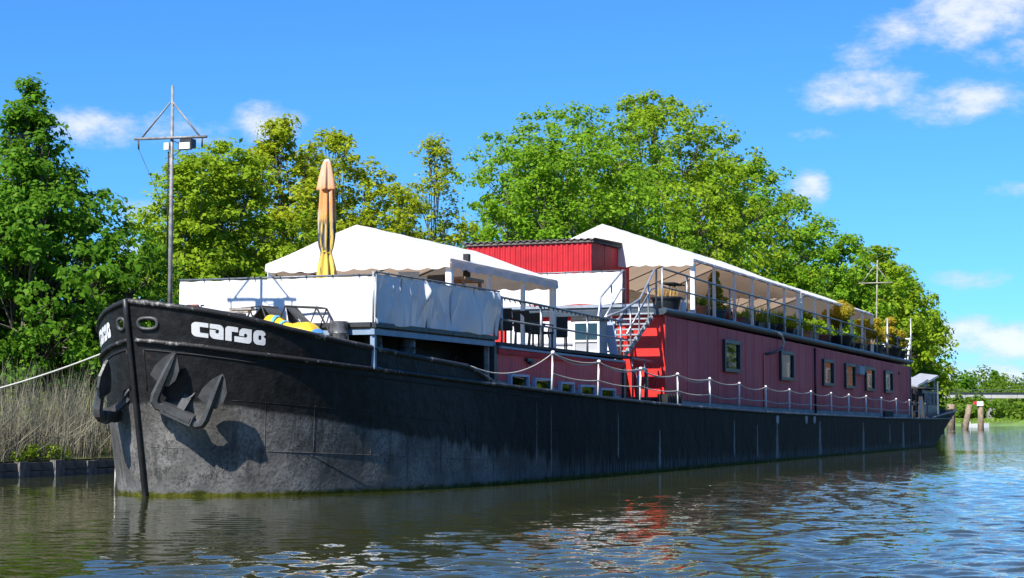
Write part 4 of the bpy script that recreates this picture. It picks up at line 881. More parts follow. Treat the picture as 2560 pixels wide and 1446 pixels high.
# --- closed parasol
def parasol_mat():
    t = NT('printed parasol cloth'); x = t.xyz(); z = x[2]; f = t.noise(1., 4, .6, t.scaled(11, 11, 1.5)); g = t.noise(1., 3, .5, t.scaled(13, 13, 1.2, (4, 2, 7)))
    zz = t.math('ADD', z, t.math('MULTIPLY', t.math('SUBTRACT', g, .5), .5))
    c = t.mix(t.rng(zz, 2.3, 3.0), (.62,.44,.08), (.70,.28,.09)); c = t.mix(t.rng(zz, 3.25, 3.5), c, (.72,.36,.22))
    band = t.math('MULTIPLY', t.rng(zz, 1.7, 1.95), t.rng(zz, 2.5, 2.75, 1, 0))
    c = t.mix(t.math('MULTIPLY', t.rng(f, .42, .50), band), c, (.05,.06,.075)); c = t.mix(t.math('MULTIPLY', t.rng(g, .60, .68), t.rng(zz, 1.2, 2.9)), c, (.45,.42,.36))
    c = t.mix(t.math('MULTIPLY', t.rng(f, .66, .70), t.rng(zz, 3.0, 3.2, 1, 0)), c, (.40,.05,.04)); c = t.mix(t.math('MULTIPLY', t.rng(f, .38, .32), t.rng(zz, 1.55, 1.75, 1, 0)), c, (.05,.07,.03))
    return t.done(t.bsdf(c, .75, 0, t.bump(t.noise(8, 3), .2, .02)))
PM = parasol_mat()
o = sthing('parasol', 'closed parasol in orange and yellow printed cloth standing on the forward platform', 'parasol', 5.95, 1.0, 3.46)
m = MB(); m.tube([(0, 0, 0), (0, 0, 3.95)], .028, 8); m.build('pole', MAT['galv'], o, True)
m = MB(); m.lathe([(.32, 0), (.32, .07), (.05, .10)], 16); m.build('base', MAT['concrete'], o)
fold = lambda a, z: 1+.30*cos(7*a+z*.8)+.10*cos(11*a-z*2.3)+.05*sin(17*a)
m = MB(); m.lathe([(.20, 1.16), (.195, 1.30), (.165, 1.55), (.12, 1.78), (.105, 1.88), (.135, 2.0), (.155, 2.2), (.16, 2.6), (.15, 3.0), (.135, 3.3), (.09, 3.7), (.05, 3.9)], 56, fold=fold); m.build('canopy', PM, o, True)
m = MB(); m.lathe([(.185, 3.30), (.18, 3.34), (.15, 3.55), (.11, 3.78), (.072, 3.95), (.055, 3.98)], 48, fold=lambda a, z: 1+.22*cos(5*a+1)+.10*cos(9*a)+.05*sin(13*a)); m.build('top_flap', PM, o, True)
m = MB(); m.lathe([(.062, 3.93), (.066, 3.98), (.05, 4.01), (.02, 4.02)], 12); m.build('finial', MAT['white_paint'], o, True)
m = MB(); m.tube([(.10*cos(a), .10*sin(a), 1.87+.02*sin(3*a)) for a in np.linspace(0, 2*pi, 20)[:-1]], .02, 5, closed=True); m.build('tie', MAT['yellow'], o, True)

# --- black drums along the foredeck bulwark
for lab, u, v, zt, r, h in (('black drum nearest the bow, beside the yellow tarpaulin', 3.0, 2.76, 3.58, .20, 1.0), ('black drum with clamps beside the blue steel column', 4.0, 3.08, 3.40, .205, .86), ('black drum standing alone aft of the blue steel column', 5.6, 3.16, 3.33, .20, .82)):
    o = sthing('drum', lab, 'drum', u, v, zt-h, group='drums on the foredeck')
    m = MB(); pr = [(r*.97, 0), (r, .02)]
    for k in range(1, 8): pr += [(r, h*k/8-.012), (r*1.03, h*k/8), (r, h*k/8+.012)] if k in (2, 4, 6) else [(r*(1+.008*(-1)**k), h*k/8)]
    m.lathe(pr+[(r, h-.03), (r*.985, h-.005), (r*.9, h)], 24); m.build('body', MAT['drum'], o, 'auto')
    for zz in (.45, .70):
        for s in (-1, 1): m = MB(); m.tube([(s*(r-.02), -.05, h*zz), (s*(r+.05), -.06, h*zz+.01), (s*(r+.055), -.06, h*zz-.10), (s*(r-.01), -.05, h*zz-.12)], .014, 5); m.build('clamp', MAT['dark_metal'], o)

# --- yellow tarpaulin bundle, loungers and boards on the foredeck
zd = 2.60
o = sthing('tarpaulin_bundle', 'yellow tarpaulin bundle tied with pale blue straps behind the bulwark', 'tarpaulin', 2.1, 2.05, 2.93, radians(-90))
hgt = lambda a: .50+.22*sin(pi*min(1, a*1.5))*(1 if a < .5 else .75)+.08*sin(11*a)
def tb_(a, b_):
    an = pi*b_; y = -.74+1.62*a; zz = hgt(a)*(sin(an)**.6)*(min(1, 6*a, 6*(1-a))**.5)
    return (-.36*cos(an)*(1+.06*sin(9*a+5*b_)), y, zz+.02*sin(14*a+9*b_))
m = MB(); m.grid(40, 22, tb_); m.build('cover', MAT['yellow'], o, True)
for a0 in (.30, .42, .88):
    m = MB(); vs = []
    for k in range(22):
        for d in (-.017, .017):
            p = Vector(tb_(min(.99, max(.01, a0+d)), k/21)); vs.append(p*1.0+Vector((0.025 if p.x > 0 else -.025, 0, .02)))
    m.add(vs, [(2*k, 2*k+1, 2*k+3, 2*k+2) for k in range(21)]); m.build('strap', MAT['blue_strap'], o)
def lounger(lab, u, v, z, rz, tip):
    o = sthing('lounger', lab, 'lounger', u, v, z, rz, 'folding loungers on the foredeck')
    F = tip
    for s in (-.28, .28):
        m = MB(); m.tube([(s, -.55, 0), (s, -.28, .62), (s, .42, .58), (s, .75, 0)], .022, 6); m.build('side_frame', MAT['dark_metal'], o)
        m = MB(); m.tube([(s*.98, -.28, .62), (s*.98, .22, .08), (s*.98, .42, .57)], .02, 6); m.build('brace', MAT['dark_metal'], o)
    for y, z_ in ((-.28, .62), (.42, .58)): m = MB(); m.tube([(-.28, y, z_), (.28, y, z_)], .02, 6); m.build('crossbar', MAT['dark_metal'], o)
    m = MB(); m.grid(6, 8, lambda a, b_: (-.26+.52*a, -.28-.5*(1-F)*b_+F*.1*b_, .62-.62*b_+.05*sin(pi*b_))); m.build('sling', MAT['sling'], o, True)
    m = MB(); m.grid(6, 8, lambda a, b_: (-.26+.52*a, -.26+.45*b_, .60-.42*b_)); m.build('sling', MAT['sling'], o, True)
lounger('dark folded lounger nearer the mast, behind the lettering', 2.75, 1.0, 3.28, radians(82), 0)
lounger('dark folded lounger with open triangular frame behind the yellow tarpaulin', 2.80, 2.02, 3.28, radians(-86), 1)
m = MB(); m.box(-.6, .25, 1.4, 4.6, 2.55, 3.10); m.build('hatch_coaming', MAT['black_paint'], B)
m = MB(); m.box(.3, 2.50, 2.35, 3.1, 2.5, 3.27); m.build('locker', MAT['black_paint'], B)
m = MB(); m.box(1.3, 2.45, 1.75, 2.33, 2.5, 2.92); m.build('locker', MAT['black_paint'], B)
for k, (x, y, z, L_, rz) in enumerate(((.82, 1.75, 3.745, 1.0, .05), (1.15, 1.75, 3.80, .5, .04), (.75, 1.8, 3.69, .85, .02))):
    o = tag(MB().box(-L_/2, L_/2, -.09, .09, -.022, .022).build('board', MAT['wood_grey'], loc=SW(y, x, z), rz=-TH+rz), ['long pale weathered board lying across the foredeck', 'short pale board on top of the stacked boards by the lounger', 'lowest pale board of the small foredeck pile'][k], 'board', 'boards on the foredeck')
m = MB(); m.box(.45, 1.15, 1.6, 2.0, 2.6, 3.664); m.build('chest', MAT['black_paint'], B)
o = sthing('winch', 'small rusty red and black winch on the foredeck by the mast', 'winch', .95, .45, 2.80)
m = MB(); m.box(-.14, .14, -.14, .14, 0, .93); m.build('housing', MAT['black_paint'], o); m = MB(); m.tube([(-.13, 0, 1.0), (.13, 0, 1.0)], .065, 12); m.build('spool', MAT['rust_red'], o, True); m = MB(); m.tube([(.13, 0, 1.0), (.2, 0, 1.0), (.2, 0, 1.04), (.26, 0, 1.04)], .018, 6); m.build('crank', MAT['dark_metal'], o)

# --- terrace furniture
def chair_proto(nm, lab, u, v, z, rz, grp):
    o = sthing(nm, lab, 'chair', u, v, z, rz, grp)
    m = MB(); m.box(-.25, .25, -.26, .24, .40, .46); m.build('seat', MAT['rattan'], o)
    m = MB(); m.hexa([(-.25, .20, .42), (.25, .20, .42), (-.25, .26, .42), (.25, .26, .42), (-.245, .32, .95), (.245, .32, .95), (-.245, .37, .95), (.245, .37, .95)]); m.build('backrest', MAT['rattan'], o)
    for x in (-.22, .22):
        m = MB(); m.bar((x, -.22, 0), (x, -.22, .41), .04); m.build('leg', MAT['dark_metal'], o); m = MB(); m.bar((x, .28, 0), (x, .22, .41), .04); m.build('leg', MAT['dark_metal'], o)
        m = MB(); m.tube([(x*1.1, -.22, .42), (x*1.1, -.22, .64), (x*1.1, .26, .66)], .022, 6); m.build('armrest', MAT['dark_metal'], o)
    return o
cg = 'black woven chairs on the terrace'
chair_proto('chair', 'black woven chair closest to the white screen on the terrace', 12.6, 2.75, 3.42, radians(200), cg)
chair_proto('chair', 'second black woven chair from the white screen on the terrace', 13.9, 2.95, 3.42, radians(170), cg)
chair_proto('chair', 'third black woven chair from the white screen, beside the terrace table', 14.95, 2.95, 3.42, radians(165), cg)
chair_proto('chair', 'black woven chair right of the terrace table, nearest the stairs', 16.9, 2.75, 3.42, radians(205), cg)
o = sthing('table', 'low dark table between the black terrace chairs', 'table', 15.7, 2.2, 3.42)
m = MB(); m.box(-.45, .45, -.45, .45, .68, .72); m.build('table_top', MAT['dark_metal'], o)
for x in (-.4, .4):
    for y in (-.4, .4): m = MB(); m.bar((x, y, 0), (x, y, .68), .045); m.build('leg', MAT['dark_metal'], o)
pg = 'black chairs behind the cloth screen'
chair_proto('chair', 'black chair back showing above the cloth screen, farther left', 7.6, 2.3, 4.055, radians(20), pg); chair_proto('chair', 'black chair back showing above the cloth screen, farther right', 8.75, 2.3, 4.055, radians(-15), pg)
m = MB(); m.box(1.2, 2.9, 7.0, 9.1, 3.465, 4.05); m.build('platform_dais', MAT['wood_brown'], B)
o = sthing('table', 'brown wooden table top behind the cloth screen under the marquee', 'table', 9.75, 2.62, 3.465)
m = MB(); m.box(-.5, .5, -.62, .62, 1.42, 1.49); m.build('table_top', MAT['wood_brown'], o)
for x in (-.42, .42):
    for y in (-.54, .54): m = MB(); m.bar((x, y, 0), (x, y, 1.42), .07); m.build('leg', MAT['wood_brown'], o)
o = sthing('post', 'short black post rising behind the cloth screen', 'post', 10.15, 2.75, 4.99)
m = MB(); m.box(-.07, .07, -.07, .07, -.03, .60); m.build('shaft', MAT['black_matt'], o); m = MB(); m.box(-.10, .10, -.10, .10, -.04, .02); m.build('foot', MAT['dark_metal'], o)
# drinks cabinet
o = sthing('cabinet', 'grey glass-fronted drinks cabinet at the aft end of the terrace', 'cabinet', 20.4, 2.55, 3.42)
m = MB(); m.box(-.40, .40, -.38, .38, .06, 1.02); m.build('body', MAT['grey_panel'], o)
m = MB(); m.box(-.46, .46, -.44, .44, 1.024, 1.14); m.build('top', MAT['dark_metal'], o)
m = MB(); 
for a, b_ in (((-.38, -.385, .06), (-.38, -.385, 1.0)), ((.38, -.385, .06), (.38, -.385, 1.0)), ((-.38, -.385, .97), (.38, -.385, .97)), ((-.38, -.385, .42), (.38, -.385, .42)), ((-.38, -.385, .08), (.38, -.385, .08))): m.bar(a, b_, .06)
m.build('door_frame', MAT['white_paint'], o); m = MB(); m.box(-.34, .34, -.402, -.392, .46, .93); m.build('pane', MAT['glass'], o)
for x in (-.36, .36):
    for y in (-.34, .34): m = MB(); m.box(x-.04, x+.04, y-.04, y+.04, 0, .058); m.build('foot', MAT['dark_metal'], o)
o = sthing('panel', 'narrow pale blue panel leaning at the terrace end beside the stairs', 'panel', 21.05, 3.05, 3.42)
m = MB(); m.hexa([(-.06, -.02, 0), (.16, -.02, 0), (-.06, .02, 0), (.16, .02, 0), (-.30, -.02, 1.12), (-.02, -.02, 1.12), (-.30, .02, 1.12), (-.02, .02, 1.12)]); m.build('sheet', MAT['blue_frame'], o); m = MB(); m.bar((-.07, -.03, 0), (-.31, -.03, 1.12), .03); m.build('edge', MAT['galv'], o)

# --- plants on the roof
GP = 'pot plants along the roof edge'
def pot(o, r, h, mat, square=None, rim=True):
    m = MB()
    if square:
        a, b_ = square; m.hexa([(-a*.85, -b_*.93, 0), (a*.85, -b_*.93, 0), (-a*.85, b_*.93, 0), (a*.85, b_*.93, 0), (-a, -b_, h), (a, -b_, h), (-a, b_, h), (a, b_, h)]); m.box(-a*1.05, a*1.05, -b_*1.03, b_*1.03, h-.05, h-.004)
    else: m.lathe([(r*.72, 0), (r*.75, .02), (r*.96, h-.07), (r*1.05, h-.068), (r*1.06, h-.004), (r*.98, h), (r*.93, h-.04)], 24)
    m.build('pot', mat, o, 'auto' if not square else False)
    m = MB(); q = .9
    if square: m.box(-square[0]*q, square[0]*q, -square[1]*q, square[1]*q, h-.03, h+.012)
    else: m.lathe([(r*.9, h-.05), (r*.9, h-.012), (r*.5, h+.012)], 16)
    m.build('soil', MAT['soil'], o)
def plant(lab, u, v, r, h, pm, kind, ph, square=None, fm=None, lift=0, n=1.0):
    z = zroof(u)+.014; o = sthing('potted_plant', lab, 'plant', u, v, z, 0, GP); pot(o, r, h, MAT[pm], square); rng = np.random.default_rng(int(u*100)); rr_ = square[1] if square else r
    if kind == 'grass': V = blades((0, 0, h), int(120*n), ph*.8, rr_*.75, .35, .028, rng); tag(raw_mesh('blades', V, 4, MAT[fm or 'grass_blade'], o), kind='stuff')
    if kind == 'bush': V = np.concatenate([leaf_ball((rng.normal()*rr_*.4, rng.normal()*rr_*.6, h+ph*rng.uniform(.25, .75)), (rr_*.7, rr_*.8, ph*.28), int(130*n), .11, rng) for _ in range(6)]); raw_mesh('foliage', V, 4, MAT[fm or 'leaf_mid'], o)
    if kind == 'dome': V = leaf_ball((0, 0, h+ph*.05), (r*1.0, r*1.0, ph), int(900*n), .06, rng, .18); raw_mesh('foliage', V, 4, MAT[fm or 'leaf_dark'], o)
    if kind == 'cone':
        V = np.concatenate([leaf_ball((rng.normal()*.06, rng.normal()*.06, h+ph*(k+.5)/9), (r*1.15*(1-.8*k/9)*rng.uniform(.8, 1.15), r*1.15*(1-.8*k/9), ph*.10), int(170*n), .10, rng, .3) for k in range(9)]); raw_mesh('foliage', V, 4, MAT[fm or 'leaf_gold'], o)
        m = MB(); m.tube([(0, 0, h-.02), (0, 0, h+ph*.7)], .025, 6); m.build('stem', MAT['bark'], o)
    if kind == 'cloud':
        V = []; st = []
        for k in range(8):
            c = (rng.normal()*rr_*.35, rng.normal()*rr_*.75, h+lift+ph*rng.uniform(.1, .85)); st.append(c); q = rng.uniform(.85, 1.3); V.append(leaf_ball(c, (.34*q, .56*q, .30*q), int(420*n), .11, rng, .28))
        raw_mesh('foliage', np.concatenate(V), 4, MAT[fm or 'leaf_gold'], o); m = MB()
        for c in st: m.tube([(0, 0, h-.02), (c[0]*.4, c[1]*.4, h+lift*.6+.05), c], [.03, .022, .012], 5)
        m.build('stem', MAT['bark'], o)
plant('widest black pot with dry tan grass at the top of the stairs', 27.0, 3.0, .50, .50, 'pot_black', 'grass', .42, fm='dry_grass', n=1.6)
plant('bright terracotta pot of green grass beside the thick marquee pole', 31.0, 3.1, .25, .42, 'terracotta', 'grass', .45, n=.9)
plant('grey pot with a tall golden conifer under the marquee edge', 32.9, 3.1, .44, .40, 'pot_grey', 'cone', 1.35, n=1.5)
plant('black pot with a dark leafy plant behind the red hose', 34.6, 2.9, .28, .30, 'pot_black', 'bush', .55, fm='leaf_dark')
plant('dark terracotta box of fine grass next to the red hose', 36.8, 3.05, .3, .34, 'terracotta_dark', 'grass', .35, square=(.22, .58), n=1.2)
plant('slim black pot with tall grass aft of the dark terracotta box', 38.3, 3.1, .2, .30, 'pot_black', 'grass', .65)
plant('long black trough of tall green reeds', 39.9, 3.0, .3, .34, 'pot_black', 'grass', .85, square=(.24, .80), n=1.7)
plant('small black pot of grass beside the long reed trough', 41.7, 3.1, .24, .34, 'pot_black', 'grass', .55)
plant('taller black pot of upright grass near the vent hose', 43.1, 3.1, .30, .44, 'pot_black', 'grass', .75, n=1.2)
plant('black trough with broad leafy greenery', 46.1, 3.05, .3, .36, 'pot_black', 'bush', .60, square=(.24, .95), fm='leaf_mid', n=1.4)
plant('pale terracotta trough with light green leaves', 49.4, 3.05, .3, .42, 'terracotta_pale', 'bush', .48, square=(.26, 1.0), fm='leaf_mid', n=1.3)
plant('brown terracotta pot with a clipped dark green dome', 51.9, 3.0, .58, .42, 'terracotta_dark', 'dome', .34)
plant('black pot with a big dark shrub behind the clipped dome', 53.0, 1.9, .5, .5, 'pot_black', 'bush', 1.15, fm='leaf_mid', n=2.)
plant('black pot with a golden shrub clipped into separate clouds', 56.0, 3.1, .70, .55, 'pot_black', 'cloud', 1.05, lift=.50, n=1.4)
plant('black pot with a low green bush between two golden shrubs', 58.5, 3.0, .45, .36, 'pot_black', 'bush', .45, fm='leaf_mid')
plant('low black trough with sparse dry grass near the aft poles', 61.5, 3.05, .3, .40, 'pot_black', 'grass', .35, square=(.26, 1.0), fm='dry_grass')
plant('grey pot with a loose golden shrub near the aft end', 64.9, 3.0, .72, .50, 'pot_grey', 'cloud', 1.35, lift=.2, n=1.4)
plant('large black pot with the broadest golden shrub near the stern stair', 69.6, 3.0, .95, .55, 'pot_black', 'cloud', 1.65, lift=.2, n=2.0)
plant('last black pot with a rusty golden shrub beside the stern stair', 72.6, 3.0, .70, .50, 'pot_black', 'cloud', 1.15, lift=.15, n=1.3)
plant('black pot of green grass behind the stair handrail', 26.3, 1.4, .34, .40, 'pot_black', 'grass', .5)
o = sthing('canister', 'small white canister between the black pot and the marquee pole', 'canister', 28.6, 3.12, zroof(28.6)+.014); m = MB(); m.lathe([(.10, 0), (.13, .03), (.12, .15), (.13, .22), (.10, .38), (.05, .44), (.05, .50)], 16); m.build('body', MAT['white_paint'], o, True); m = MB(); m.lathe([(.055, .50), (.055, .55), (.02, .56)], 10); m.build('cap', MAT['grey_panel'], o, True)
o = sthing('hose', 'coil of red hose hanging between the conifer pot and the dark terracotta box', 'hose', 34.2, 3.30, zroof(34.2)+.014)
for k in range(6): m = MB(); m.tube([(.02*k-.05+.02*sin(3*a), (.34-.03*k)*cos(a), .30+(.26-.025*k)*sin(a)) for a in np.linspace(0, 2*pi, 22)[:-1]], .022, 5, closed=True); m.build('loop', MAT['red_hose'], o, True)
m = MB(); m.tube([(.1, .3, .2), (.13, .9, .9), (.12, 1.0, 1.05)], .012, 5); m.build('tail', MAT['red_hose'], o, True)
o = sthing('tray', 'black tray standing on the railing above the widest pot', 'tray', 27.7, 3.0, 5.98); m = MB(); m.box(-.25, .25, -.7, .7, .03, .07); m.build('plate', MAT['black_matt'], o); m = MB(); m.tube([(0, -.3, .04), (.0, -.3, -.34)], .02, 6); m.tube([(0, .3, .04), (0, .3, -.34)], .02, 6); m.build('leg', MAT['dark_metal'], o)
# mooring line to the bank
hp = HP(t_of_s(2.0), 2.95, -1); p0 = SW(hp.y, hp.x-.02, 2.95); p1 = SW(9.2, -13.0, 1.9)
m = MB(); m.tube([p0.lerp(p1, k/24)-Vector((0, 0, .16*4*(k/24)*(1-k/24))) for k in range(25)], .022, 6); tag(m.build('mooring_line', MAT['white_rope'], None, True), 'pale mooring rope running from the bow to the reedy bank', 'rope')
o = thing('bollard', 'short iron mooring bollard on the bank at the rope end', 'bollard', p1-Vector((0, 0, .95))); m = MB(); m.lathe([(.20, 0), (.20, .05), (.11, .08), (.10, .85), (.17, .92), (.17, 1.0), (.06, 1.05)], 16); m.build('shaft', MAT['dark_metal'], o, 'auto'); m = MB(); m.tube([(-.26, 0, .7), (.26, 0, .7)], .045, 8); m.build('crosspin', MAT['dark_metal'], o, True)
m = MB(); hp = HP(t_of_s(1.9), .5, -1); m.tube([SW(hp.y, hp.x-.03, .62), SW(hp.y, hp.x-.05, -.05)], .018, 6); tag(m.build('fender_rope', MAT['white_rope'], None, True), 'short rope hanging down to the water beside the bow', 'rope')
# ================================================================== TREES, REEDS, FAR SHORE
def tube_np(acc, pts, rad, n=5): acc.tube(pts, rad, n, cap=False)
def tree(lab, u, v, prof, mat, leaf, ncl, lpc, seed, trunk_r=.22, clump=.62, group='trees on the near bank', xo=0., uneven=.22, sparse=1., limb=True, name='tree', leanx=0., bough=12):
    rng = np.random.default_rng(seed); z0 = bank_z(u, v); o = thing(name, lab, 'tree', SW(u, v, z0), 0, group)
    zs = np.array([p[0] for p in prof], float)-z0; rs = np.array([p[1] for p in prof], float); H = zs[-1]
    kz = rng.uniform(.5, 1.3, 6); ka = rng.integers(2, 6, 6); pa = rng.uniform(0, 6.3, 6); pz = rng.uniform(0, 6.3, 6)
    w = np.interp(np.linspace(zs[0], zs[-1], 400), zs, rs)+.25; cdf = np.cumsum(w); cdf /= cdf[-1]
    zz = np.interp(rng.uniform(0, 1, ncl), cdf, np.linspace(zs[0], zs[-1], 400)); an = rng.uniform(0, 2*pi, ncl)
    un = sum(np.sin(ka[i]*an+pa[i]+kz[i]*zz) for i in range(6))/6.*2.0
    R = np.interp(zz, zs, rs)*(1+uneven*un); rad = R*rng.uniform(.10, 1., ncl)**.5
    C = np.stack([rad*np.cos(an)+xo, rad*np.sin(an), zz], 1); C[:, 0] += leanx*(zz/H)
    # gather the clumps round boughs, so that layers and gaps form
    nb = max(10, ncl//bough); Bc = C[:nb].copy(); own = rng.integers(0, nb, ncl); sg = (.34*np.interp(Bc[:, 2], zs, rs)+.22)[own]
    off = rng.normal(size=(ncl, 3))*sg[:, None]*np.array([1, 1, .50]); G = Bc[own]+off
    lim = np.interp(np.clip(G[:, 2], zs[0], zs[-1]), zs, rs)*(1+uneven)+.15; rr_ = np.hypot(G[:, 0]-xo, G[:, 1]); f = np.minimum(1, lim/np.maximum(rr_, 1e-3)); G[:, 0] = xo+(G[:, 0]-xo)*f; G[:, 1] *= f; G[:, 2] = np.clip(G[:, 2], zs[0]-.2, zs[-1]+.1)
    mixm = rng.uniform(0, 1, ncl) < .52; C = np.where(mixm[:, None], G, C)
    # leaves
    cs = clump*rng.uniform(.6, 1.35, ncl); nl = rng.poisson(lpc*sparse, ncl)+3; idx = np.repeat(np.arange(ncl), nl); n = len(idx)
    D = rng.normal(size=(n, 3)); D /= np.linalg.norm(D, axis=1)[:, None]; P = C[idx]+D*(rng.uniform(0, 1, n)**.45*cs[idx])[:, None]*np.array([1, 1, .62])
    out = P-np.array([xo, 0, H*.5]); out /= np.linalg.norm(out, axis=1)[:, None]+1e-6
    V = leaf_quads(P, leaf, (out+D)*.6, rng, upb=.5)
    raw_mesh('crown', V, 4, MAT[mat], o)
    # trunk, limbs and twigs
    m = MB(); th = H*.86; ben = rng.normal(0, .12, (6, 2)); tp = [(xo*(k/7)+leanx*(k/7)*.86+(ben[k-1][0] if 0 < k < 7 else 0)*.6, (ben[k-1][1] if 0 < k < 7 else 0)*.6, th*k/7-.15*(k == 0)) for k in range(8)]
    m.tube(tp, [trunk_r*(1.25 if k == 0 else 1-.92*(k/7)**.9) for k in range(8)], 9)
    nlb = max(8, ncl//14)
    for c in [Bc[i] for i in range(nb)]:
        hb = max(.12*H, c[2]*rng.uniform(.45, .75)-.2); f = hb/th*7; k = int(min(6, f)); a = Vector(tp[k]).lerp(Vector(tp[k+1]), min(1, f-k)); b_ = Vector(c); mid = a.lerp(b_, .5)+Vector((0, 0, -.08*(b_-a).length)); r0 = trunk_r*(1-.92*min(1, hb/th)**.9)*.55+.015
        m.tube([a, mid, b_], [r0, r0*.55, .012], 5, cap=False)
        near = np.argsort(np.sum((C-c)**2, 1))[1:5]
        for q in near: m.tube([mid.lerp(b_, .5), Vector(C[q])], [r0*.35+.006, .008], 4, cap=False)
    m.build('trunk', MAT['bark'], o, True)
    return o
tree('dark green conical linden at the far left of the bank', 19.8, -17.0, [(2.2, 3.6), (4.0, 4.8), (5.6, 4.7), (7.2, 3.9), (8.6, 2.7), (10.0, 1.5), (11.3, .65), (12.2, .35), (12.8, .12)], 'leaf_dark', .20, 1150, 52, 11, .20, .50, uneven=.10, bough=4)
tree('green maple with an open top right of the ship mast', 30.3, -17.0, [(2.4, 1.6), (5, 2.2), (8.0, 1.9), (10.2, 1.1), (11.6, .4)], 'leaf_mid', .19, 300, 46, 31, .12, .48, uneven=.3)
tree('broad yellow-green maple left of the parasol', 33.6, -17.5, [(2.4, 3.2), (4.5, 3.9), (7.0, 3.8), (9.2, 3.0), (11.0, 1.9), (12.3, .8), (12.9, .2)], 'leaf_mid', .20, 640, 52, 12, .15, .46, uneven=.26)
tree('olive green oak with a pointed top left of the parasol', 39.4, -17.5, [(2.4, 2.8), (5.5, 3.5), (8.5, 3.2), (11, 2.4), (13, 1.3), (14.4, .4)], 'leaf_olive', .20, 600, 50, 13, .15, .50, uneven=.2)
tree('olive green oak behind the parasol and the marquee top', 44.3, -17.5, [(2.4, 3.2), (5.5, 3.9), (8.8, 3.6), (11.5, 2.7), (13.2, 1.5), (14.5, .45)], 'leaf_olive', .20, 620, 50, 14, .15, .48, uneven=.22)
tree('small green maple between the two oaks and the sparse yellow tree', 48.6, -16.5, [(2.4, 2.2), (5.5, 2.6), (8.5, 2.2), (11.0, 1.4), (12.6, .5)], 'leaf_olive', .19, 400, 42, 15, .12, .46, uneven=.26)
tree('sparse yellow-green young tree standing alone before the big crown', 55.4, -17.5, [(3.2, 1.3), (6.0, 2.2), (8.5, 2.3), (10.8, 1.9), (13.0, 1.3), (15.0, .7), (16.4, .2)], 'leaf_olive', .20, 330, 30, 16, .13, .5, uneven=.25, sparse=.85)
tree('bright green tree with a low hanging side left of the roof marquee', 73.5, -18.0, [(2.6, 3.4), (5.5, 3.9), (9.0, 3.9), (12.5, 3.3), (15.5, 2.3), (18.0, .9)], 'leaf_bright', .24, 600, 50, 32, .25, .66, uneven=.15)
tree('large bright green tree behind the red corrugated shed', 82.0, -19.5, [(2.6, 5.4), (5.5, 6.6), (9.0, 7.2), (13, 7.2), (16.5, 6.5), (19.5, 4.9), (21.6, 2.2)], 'leaf_bright', .27, 1250, 50, 17, .30, .76, uneven=.14)
tree('tallest broad tree behind the roof marquee', 101.5, -19.0, [(3.0, 6.4), (7, 8.4), (12, 8.9), (16.5, 8.5), (20.5, 7.0), (23.5, 4.6), (25.4, 1.6)], 'leaf_mid', .31, 1350, 46, 18, .38, .84, uneven=.2, sparse=.95)
tree('dense green tree right of the tallest tree', 126.5, -19.0, [(3.0, 5.0), (7.5, 6.2), (12, 6.5), (17, 5.9), (21.5, 4.3), (24.2, 1.8)], 'leaf_bright', .34, 1000, 46, 19, .32, .9, uneven=.14)
tree('lower pale shrub-like tree under the dense green tree', 126, -14.5, [(2.0, 3.0), (5, 4.2), (9, 4.0), (12.5, 2.8), (14.5, .9)], 'leaf_mid', .34, 420, 44, 20, .2, .85, uneven=.22)
tree('rounded green tree standing left of the aft mast', 149.0, -16.5, [(2.5, 4.8), (7, 6.0), (12, 5.8), (16, 4.7), (19.4, 3.0), (21.4, 1.0)], 'leaf_bright', .40, 800, 44, 21, .3, 1.0, uneven=.18)
tree('yellow-green tree directly behind the aft mast', 174, -16.0, [(2.5, 5.6), (7, 7.0), (11.5, 6.8), (16, 5.4), (19, 3.0), (20.6, 1.0)], 'leaf_mid', .46, 620, 44, 22, .3, 1.1, uneven=.2)
tree('last green tree of the row, hanging towards the water', 188, -16.0, [(1.5, 3.6), (5.5, 4.6), (10, 4.9), (14, 4.2), (17.2, 2.6), (18.8, 1.0)], 'leaf_bright', .52, 600, 44, 23, .3, 1.2, uneven=.2)
# understorey that closes the row behind the barge
for i, (u, v, h, r, mt, lb) in enumerate(((27.5, -15.0, 6.0, 2.3, 'leaf_mid', 'low green shrub right of the dark linden'), (31, -14.2, 5.2, 2.0, 'leaf_olive', 'yellowish shrub behind the mast foot'), (37, -14.5, 6.5, 2.4, 'leaf_mid', 'green shrub behind the left end of the cloth screen'), (43, -15.0, 6.8, 2.4, 'leaf_olive', 'olive shrub behind the forward marquee'),
        (60, -15.5, 7.6, 3.0, 'leaf_dark', 'dark shrub left of the red corrugated shed'), (66, -14.5, 9.5, 3.2, 'leaf_bright', 'fresh green shrub behind the red corrugated shed'), (15.0, -19.5, 6.5, 2.6, 'leaf_dark', 'dark shrub at the left picture edge behind the hedge'), (23.5, -19.5, 6.0, 2.6, 'leaf_dark', 'dark shrub behind the trunk of the linden'), (126, -14.0, 9, 4.0, 'leaf_mid', 'broad shrub behind the aft marquee'), (186, -13.0, 9, 3.2, 'leaf_dark', 'dark bush at the waterside by the stern'))):
    tree(lb, u, v, [(bank_z(u, v)+.3, r*.8), (h*.4, r), (h*.75, r*.75), (h, r*.25)], mt, .20 if u < 70 else .42, 170, 44, 40+i, .09, .5 if u < 70 else .95, 'shrubs under the trees', uneven=.25, name='shrub')
